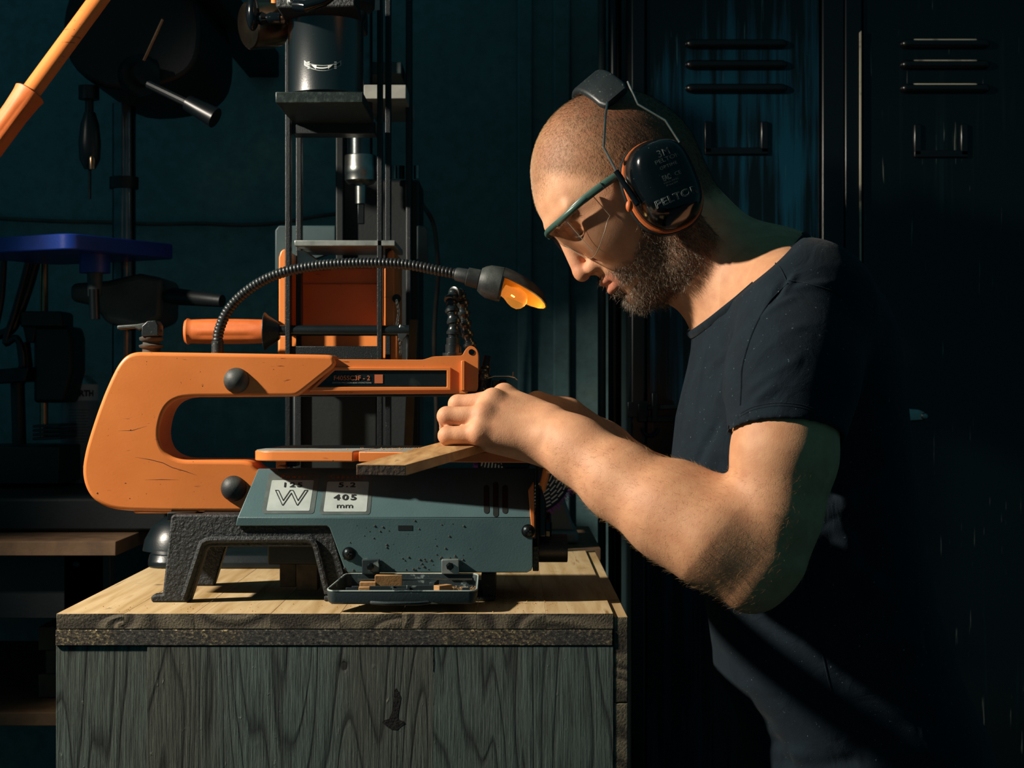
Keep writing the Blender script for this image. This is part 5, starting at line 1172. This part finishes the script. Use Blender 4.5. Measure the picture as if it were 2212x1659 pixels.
strands('eyebrows', brow * ishead, 700, .0045, .00012, HAIR, lambda o, n: (N[0] * 0 + np.tile(-fwd * .6 + upv * .2, (len(o), 1))), .25, .2, 2, .05, person)
for s_ in (1,):
    pts = [HW(75.5 - 7 * k * k, -18.5 - 1.2 * math.sin(3.14 * k), (22 + 20 * k) * s_) for k in np.linspace(0, 1, 18)]; m = MB()
    for p in pts:
        for j in range(3):
            d = (f_ * .8 - u_ * .6 + l_ * random.uniform(-.2, .3)).normalized(); m.tube([p - f_ * .001, p + d * .004 + f_ * 0, p + d * .008 + u_ * .0015], [.0004, .00032, .0001], 4)
    m.build('eyelashes', HAIR, person)
# ------------------------------------------------------------------ t-shirt
prof_s = np.array([(520, 1700, 1712, .03), (540, 1672, 1735, .06), (560, 1650, 1775, .105), (600, 1615, 1845, .15), (650, 1556, 1893, .172), (700, 1508, 1918, .178), (790, 1490, 1936, .176), (900, 1463, 1949, .170), (1000, 1452, 1961, .166), (1100, 1462, 1976, .163),
    (1200, 1490, 1990, .162), (1300, 1526, 2012, .164), (1400, 1540, 2046, .168), (1450, 1544, 2060, .170), (1510, 1580, 2086, .173), (1560, 1600, 2112, .174), (1620, 1606, 2130, .175), (1700, 1615, 2140, .176)], float)
zz_ = ZC - (prof_s[:, 0] - CY) * 1.93 / F; xf_ = (prof_s[:, 1] - CX) * 1.93 / F; xb_ = (prof_s[:, 2] - CX) * 1.93 / F
def torso_fn(q):
    z = q[..., 2]; a = np.interp(-z, -zz_, xf_); b = np.interp(-z, -zz_, xb_); w_ = np.interp(-z, -zz_, prof_s[:, 3])
    xc = (a + b) / 2; ra_ = (b - a) / 2 + 1e-4; yc = 1.93
    k = ((np.abs(q[..., 0] - xc) / ra_) ** 2.3 + (np.abs(q[..., 1] - yc) / w_) ** 2.3) ** (1 / 2.3)
    d = (k - 1) * np.minimum(ra_, w_) * .92
    return np.maximum(d, np.maximum(z - zz_[0], zz_[-1] - z))
shirt = SDF(); shirt.fn(torso_fn, .001)
shirt.cone(T(1560, 560, 1.93), T(1660, 670, 1.93), .066, .074, .035)
shirt.cone(T(1655, 610, 1.885), T(1738, 650, 1.79), .052, .062, .035); shirt.cone(T(1655, 610, 1.975), T(1720, 655, 2.07), .052, .060, .035)
slv = [T(1742, 668, 1.772), T(1712, 810, 1.722), T(1697, 945, 1.697)]
shirt.chain(slv, [.066, .0635, .0600], .03)
shirt.chain([T(1695, 700, 2.09), T(1615, 890, 2.165)], [.066, .056], .03)
R_ = random.Random(3)
def fold(pts, r, op='u', k=.010): 
    for a, b in zip(pts, pts[1:]): shirt.cone(a, b, r, r, k, op=op)
SB = {}
nrm_n = (T(1689, 540, 1.93) - T(1508, 701, 1.93)); nn = np.array([nrm_n[2], 0, -nrm_n[0]]); nn /= np.linalg.norm(nn)
if nn[0] > 0: nn = -nn                                       # points up and forward, out of the collar
pc = T(1598, 620, 1.93)
shirt.fn(lambda q: np.where(((q - pc) @ nn) > .055, -1, 1) * 0 + (q - pc) @ nn, .0025, 'i')
hem_c = slv[2]; hem_d = slv[2] - slv[1]; hem_d = hem_d / np.linalg.norm(hem_d); hem_d = hem_d + np.array([.10, 0, 0]); hem_d /= np.linalg.norm(hem_d)
hem_p = T(1685, 950, 1.70)
def sleeve_cut(q):                                           # everything past the sleeve hem, near the arm only
    a = (q - hem_p) @ hem_d; r = np.sqrt(np.maximum(((q - hem_p) ** 2).sum(-1) - a * a, 0)); return np.maximum(-a, r - .085)
shirt.fn(sleeve_cut, .002, 's')
shirt.cone(T(1702, 900, 1.705), T(1680, 1040, 1.688), .0565, .0585, .002, op='s')   # hollow of the sleeve
hem2 = T(1640, 850, 2.155); hd2 = T(1600, 920, 2.17) - T(1650, 800, 2.12); hd2 /= np.linalg.norm(hd2)
def sleeve_cut2(q):
    a = (q - hem2) @ hd2; r = np.sqrt(np.maximum(((q - hem2) ** 2).sum(-1) - a * a, 0)); return np.maximum(-a, r - .07)
shirt.fn(sleeve_cut2, .002, 's')
Vs, Qs = surface(shirt, (.17, 1.60, .78), (.60, 2.28, 1.46), .0026)
Vs = relax(Vs, Qs, 3, .5)
# folds: smooth ridges pushed out along the normals
def snormals(V, Q):
    n = np.cross(V[Q[:, 2]] - V[Q[:, 0]], V[Q[:, 3]] - V[Q[:, 1]]); A = np.zeros_like(V)
    for i in range(4): np.add.at(A, Q[:, i], n)
    return A / (np.linalg.norm(A, axis=1)[:, None] + 1e-12)
Ns = snormals(Vs, Qs)
def seg_d(V, a, b): ab = b - a; t = np.clip(((V - a) @ ab) / (ab @ ab), 0, 1); return np.linalg.norm(V - a - t[:, None] * ab, axis=1), t
folds = [((1675, 620), (1560, 860), .010, .0035), ((1650, 640), (1530, 800), .009, .003), ((1600, 760), (1530, 1000), .012, .003), ((1560, 900), (1500, 1010), .010, -.003), ((1720, 590), (1690, 640), .006, .003), ((1700, 600), (1660, 660), .006, -.003),
         ((1615, 790), (1740, 700), .010, .003), ((1640, 690), (1720, 640), .008, .0025), ((1612, 850), (1730, 770), .009, .003), ((1700, 630), (1800, 612), .008, .003), ((1625, 870), (1680, 830), .008, .0025), ((1530, 730), (1500, 900), .008, .0025), ((1580, 700), (1545, 880), .008, .003), ((1470, 960), (1580, 985), .009, .0025), ((1470, 1000), (1560, 1020), .008, -.0025),
         ((1640, 1555), (2000, 1572), .012, -.010), ((1620, 1580), (1990, 1580), .012, .008), ((1660, 1600), (1900, 1612), .010, -.009), ((1700, 1625), (2000, 1625), .012, .008), ((1680, 1640), (1860, 1645), .009, -.008), ((1780, 1380), (2000, 1392), .016, .006),
         ((1780, 1370), (1990, 1376), .012, -.005), ((1800, 1120), (1850, 1200), .016, .006), ((1850, 1150), (1890, 1240), .014, -.005), ((1810, 1060), (1840, 1110), .014, .006), ((1780, 1180), (1860, 1130), .012, -.005), ((1860, 1230), (1900, 1290), .014, .006)]
depth = {}
bvs = BVHTree.FromPolygons([tuple(v) for v in Vs], [tuple(int(i) for i in q) for q in Qs])
def cast(bv, px, py, fallY):
    hit = bv.ray_cast(Vector((0, 0, ZC)), ray(px, py).normalized(), 5.0)
    return hit[0] if hit[0] is not None else P(px, py, fallY)
for a, b, wd, am in folds:
    A_, B_ = np.array(cast(bvs, *a, 1.75)), np.array(cast(bvs, *b, 1.75)); d, t = seg_d(Vs, A_, B_); Vs = Vs + Ns * (am * (1.7 if a[1] > 1000 else 1.15) * np.exp(-(d / (wd * (1 if a[1] > 1000 else .62))) ** 2) * np.sin(np.pi * np.clip(t, .02, .98)) ** .6)[:, None]
tee = npmesh('t_shirt', Vs, Qs, SHIRT, person, label='faded black crew-neck t-shirt')
bvs = BVHTree.FromPolygons([tuple(v) for v in Vs], [tuple(int(i) for i in q) for q in Qs])
# collar band, seams and hem stitches
ca_, cb_ = T(1689, 540, 1.93), T(1508, 701, 1.93); mid = (ca_ + cb_) / 2; e1 = (ca_ - cb_) / 2; loopc = []
for k in range(64):
    a = 2 * math.pi * k / 64; d = e1 * math.cos(a) / np.linalg.norm(e1) + np.array([0, -1, 0]) * math.sin(a); st_ = Vector(mid) + Vector(nn) * -.004
    lo_, hi_ = 0.0, .12
    for _ in range(24):
        md = (lo_ + hi_) / 2; v = shirt.ev((np.array(st_) + d * md)[None])[0]
        if v < 0: lo_ = md
        else: hi_ = md
    loopc.append(Vector(np.array(st_) + d * (lo_ + .0012)))
MB().tube(loopc, [(.0056, .0028)] * 64, 10, closed=True, flat=tuple(nn)).build('collar_band', SHIRT, tee, smooth=60)
MB().tube([p - Vector(nn) * .0075 + (p - Vector(mid)).normalized() * .0012 for p in loopc], .0006, 6, closed=True).build('collar_stitch', SHIRT, tee)
def seam(pts, r, name, n=6, mat=SHIRT):
    q = smooth_poly([(x, y, 0) for x, y in pts], n, False); pp_ = [cast(bvs, v.x, v.y, 1.75) for v in q]
    MB().tube(pp_, r, 6).build(name, mat, tee)
seam([(1702, 612), (1680, 632), (1655, 662), (1625, 720), (1604, 790), (1601, 840), (1599, 875)], .0011, 'armhole_seam')
seam([(1672, 566), (1686, 580), (1699, 606)], .0010, 'shoulder_seam')
seam([(1700, 606), (1740, 612), (1790, 626), (1820, 640)], .0009, 'yoke_seam')
seam([(1735, 1190), (1745, 1260), (1768, 1370), (1790, 1470), (1815, 1560)], .0010, 'side_seam')
seam([(1600, 893), (1630, 878), (1680, 870), (1730, 874), (1760, 884)], .0005, 'sleeve_stitch'); seam([(1600, 899), (1630, 884), (1680, 876), (1730, 880), (1760, 890)], .0005, 'sleeve_stitch')
# ------------------------------------------------------------------ trousers and shoes
tro = SDF()
hipx = P(1880, 0, 1.93).x
tro.ell((hipx, 1.93, .80), (.125, .165, .11), .05)
tro.chain([(hipx, 1.85, .80), (hipx - .03, 1.83, .46), (hipx + .03, 1.83, .09)], [.092, .072, .062], .04)
tro.chain([(hipx - .01, 2.02, .80), (hipx - .17, 2.02, .50), (hipx - .10, 2.03, .09)], [.092, .072, .062], .04)
Vt, Qt = surface(tro, (.05, 1.68, .02), (.62, 2.18, .95), .006)
npmesh('trousers', relax(Vt, Qt, 2), Qt, DENIM, person, label='blue denim jeans')
for x, y in ((hipx + .01, 1.83), (hipx - .12, 2.03)):
    MB().ball((x - .06, y, .035), (.14, .048, .04), 20, 12).build('shoe', SHOE, person)
# ------------------------------------------------------------------ safety glasses
sg_ = thing('safety_glasses', HW(60, 0, 0), 'clear safety glasses with dark green temples on the man', 'glasses')
def lens_pt(t, u, out=0.0):
    """point on the wrap-round lens: t from -1 to 1 across the face, u height"""
    a = t * math.pi / 2; cf = math.copysign(abs(math.cos(a)) ** .72, math.cos(a)); sl = math.copysign(abs(math.sin(a)) ** .85, a)
    return HW(46 + (49.5 + out) * cf, u, (68 + out) * sl)
def lens_bot(t):
    t = abs(t); return float(np.mean([np.interp(abs(t + e), [0, .10, .22, .34, .48, .70, .92, 1.0, 1.1], [-13, -15, -35, -46, -48, -42, -32, -24, -20]) for e in np.linspace(-.07, .07, 9)]))
m = MB(); nx, nu = 60, 6; vv = []
for out in (0.0, -1.6):
    for i in range(nx + 1):
        t = -1 + 2 * i / nx
        for j in range(nu + 1): vv.append(lens_pt(t, 5 + (lens_bot(t) - 5) * j / nu, out))
k1 = (nx + 1) * (nu + 1); ff = []
for s0, fl in ((0, False), (k1, True)):
    for i in range(nx):
        for j in range(nu):
            q = (s0 + i * (nu + 1) + j, s0 + i * (nu + 1) + j + 1, s0 + (i + 1) * (nu + 1) + j + 1, s0 + (i + 1) * (nu + 1) + j); ff.append(q[::-1] if fl else q)
m.add(vv, ff).build('lens', LENS, sg_, smooth=60, label='clear wrap-round lens')
m = MB(); edge = [lens_pt(t, lens_bot(t), -.8) for t in np.linspace(-1, 1, 81)]; edge = [lens_pt(-1, 3, -.8)] + edge + [lens_pt(1, 3, -.8)]
m.tube(edge, .00055, 6).build('lens_edge', LENS_EDGE, sg_)
for s_ in (1, -1): MB().tube([lens_pt(.52 * s_, u, .3) for u in (4, -10, -25, -43)], .0004, 6).build('lens_crease', LENS_EDGE, sg_)
barp = [lens_pt(t, 7 + 3.5 * (1 - abs(t)) ** 2 + (0 if abs(t) < .8 else 0), 1.2) for t in np.linspace(-1, 1, 49)]
MB().tube(barp, [(.0034, .0022)] * 49, 10, flat=tuple(u_)).build('brow_bar', GLASSES_GREEN, sg_, smooth=60)
for s_ in (1, -1):
    tp = [HW(92, 7, 40 * s_), HW(70, 8, 62 * s_), HW(48, 7, 71 * s_), HW(26, 5, 75 * s_), HW(0, 2, 77 * s_), HW(-18, 0, 78 * s_)]
    tm = MB().tube(smooth_poly(tp, 5, False), [(.0030 + .0014 * min(1, i / 8), .0017) for i in range(26)], 10, flat=tuple(u_)).build('temple', GLASSES_GREEN, sg_, smooth=60)
    if s_ == 1: MB().tube([HW(33, 1, 76.6), HW(32, 9.5, 76.4)], .0005, 6).build('temple_joint', PRINT_BLACK, tm)
# ------------------------------------------------------------------ earmuffs
em = thing('earmuffs', HW(-40, 90, 0), 'black and orange ear defenders on the head of the man', 'earmuffs')
def on_side(px, py, l):
    """point at lateral distance l (mm) from the head's mid-plane under a pixel"""
    return onplane(px, py, HO + l_ * (l * .001), l_)
cupc = on_side(1432, 400, 92); dl = math.radians(62)
cu = (on_side(1470, 490, 92) - on_side(1398, 308, 92)).normalized() * -1; cv = cu.cross(l_).normalized()
if cv.dot(f_) < 0: cv = -cv
def cup_loop(c, a, b, ax, n=40, pw=2.6):
    out = []
    for k in range(n):
        t = 2 * math.pi * k / n; ct, st = math.cos(t), math.sin(t)
        out.append(c + cu * (a * math.copysign(abs(ct) ** (2 / pw), ct)) + cv * (b * math.copysign(abs(st) ** (2 / pw), st)))
    return out
for s_ in (1, -1):
    nrm = (l_ * 1.0 + (u_ * .05)).normalized() if s_ == 1 else -l_
    c0_ = cupc if s_ == 1 else cupc - l_ * (.184)
    ringo = lambda t, a, b, pw=2.4: cup_loop(c0_ + nrm * t, a, b, None, 40, pw)
    cup = MB().loft([ringo(-.001, .050, .039), ringo(.002, .0512, .0402), ringo(.010, .0500, .0390), ringo(.022, .046, .035, 2.7), ringo(.031, .041, .030, 2.9), ringo(.0365, .036, .025, 3.0), ringo(.0385, .028, .018, 3.0), ringo(.039, .01, .007, 2.5)]).build('ear_cup', BLACK_GLOSS, em, smooth=60)
    MB().loft([ringo(-.0070, .0505, .0400), ringo(-.0062, .0526, .0421), ringo(-.0015, .0526, .0421), ringo(-.0005, .050, .040)]).build('orange_ring', ORANGE_GRIP, cup, smooth=60)
    MB().loft([ringo(-.021, .046, .036), ringo(-.0195, .052, .0415), ringo(-.012, .0548, .0443), ringo(-.0080, .0535, .0430), ringo(-.0068, .045, .035)]).build('ear_cushion', BLACK_PLASTIC, cup, smooth=60)
    if s_ == 1: cup_l, c0l, nl = cup, c0_, nrm
# printing on the visible cup
xd = (-cv + cu * .0); ydir = cu
if xd.x < 0: xd = -xd
rt = Matrix.Rotation(math.radians(-6), 3, nl)
fp = c0l + nl * .0392
bvc = BVHTree.FromPolygons([tuple(v.co) for v in cup_l.data.vertices], [tuple(p.vertices) for p in cup_l.data.polygons])
xd = (P(1460, 322, 1.8) - P(1418, 340, 1.8)).normalized()
def cup_text(s, size, px, py, mat, **kw):
    hit = bvc.ray_cast(Vector((0, 0, ZC)), ray(px, py).normalized(), 4)[0] or fp
    yv = nl.cross(xd); 
    if yv.z < 0: yv = -yv
    q = text(s, size, Vector((0, 0, 0)), X3, Y3, mat, cup_l, **kw); X_ = xd - nl * xd.dot(nl); X_.normalize()
    for v in q.data.vertices:
        p = hit + X_ * v.co.x + yv * v.co.y + nl * .02; h2 = bvc.ray_cast(p, -nl, .06)
        v.co = (h2[0] + nl * (.0003 + v.co.z)) if h2[0] is not None else p - nl * .02
    return q
cup_text('3M', .0120, 1433, 330, CUP_PRINT); cup_text('PELTOR', .0066, 1441, 343, CUP_PRINT, sx=1.25); cup_text('OPTIME', .0052, 1444, 358, CUP_PRINT, space=1.2)
cup_text('EAC', .0085, 1440, 384, CUP_PRINT, sx=.6, bold=.0003); cup_text('CE', .0062, 1464, 374, CUP_PRINT); cup_text('MSA5A, EN 352', .0026, 1450, 391, CUP_PRINT); cup_text('3M Box 2341', .0026, 1452, 397, CUP_PRINT)
cup_text('PELTOR', .0110, 1462, 425, LABEL_DARKEDGE, sx=1.3, outline=.00025)
# head pad, wires and slider arms
m = MB(); loops = []
for k in range(25):
    a = math.radians(-56 + 112 * k / 24); R = 92.0; th = 5.0; c_u, c_l = 17 + R * math.cos(a), R * .80 * math.sin(a); nu_, nl_ = math.cos(a), math.sin(a); hw = 20 - 3 * (k in (0, 24))
    q = []
    for ff_, tt in roundrect(-hw, hw, -th, th, 4.5, 3): q.append(HW(-52 + ff_ - .08 * (c_u - 100), c_u + nu_ * tt + 2, c_l + nl_ * tt))
    loops.append(q)
MB().loft(loops).build('head_pad', BLACK_PLASTIC, em, smooth=50, label='dusty black head pad')
for s_ in (1, -1):
    fr = [HW(-36, 73, 72 * s_)] + [on_side(x, y, l) for x, y, l in ((1308, 250, 82), (1304, 318, 90), (1318, 345, 95), (1333, 373, 104), (1378, 442, 114))]
    bk = [HW(-70, 76, 70 * s_)] + [on_side(x, y, l) for x, y, l in ((1378, 225, 80), (1437, 260, 88), (1468, 308, 98))]
    if s_ == -1: fr = [p - l_ * (2 * (p - HO).dot(l_)) if i else p for i, p in enumerate(fr)]; bk = [p - l_ * (2 * (p - HO).dot(l_)) if i else p for i, p in enumerate(bk)]
    MB().tube(fr[:5], .0014, 8).build('band_wire', STEEL, em); MB().tube(bk, .0014, 8).build('band_wire', STEEL, em)
    ar = MB().tube([fr[4] + (fr[3] - fr[4]).normalized() * .002, fr[5]], .0034, 14).build('slider_arm', BLACK_GLOSS, em)
    cpt = fr[5] + (fr[4] - fr[5]) * .12 + f_ * .008 - l_ * (.004 * s_)
    MB().ball(cpt, (.004, .004, .0065), 14, 10).build('orange_button', ORANGE_GRIP, ar)
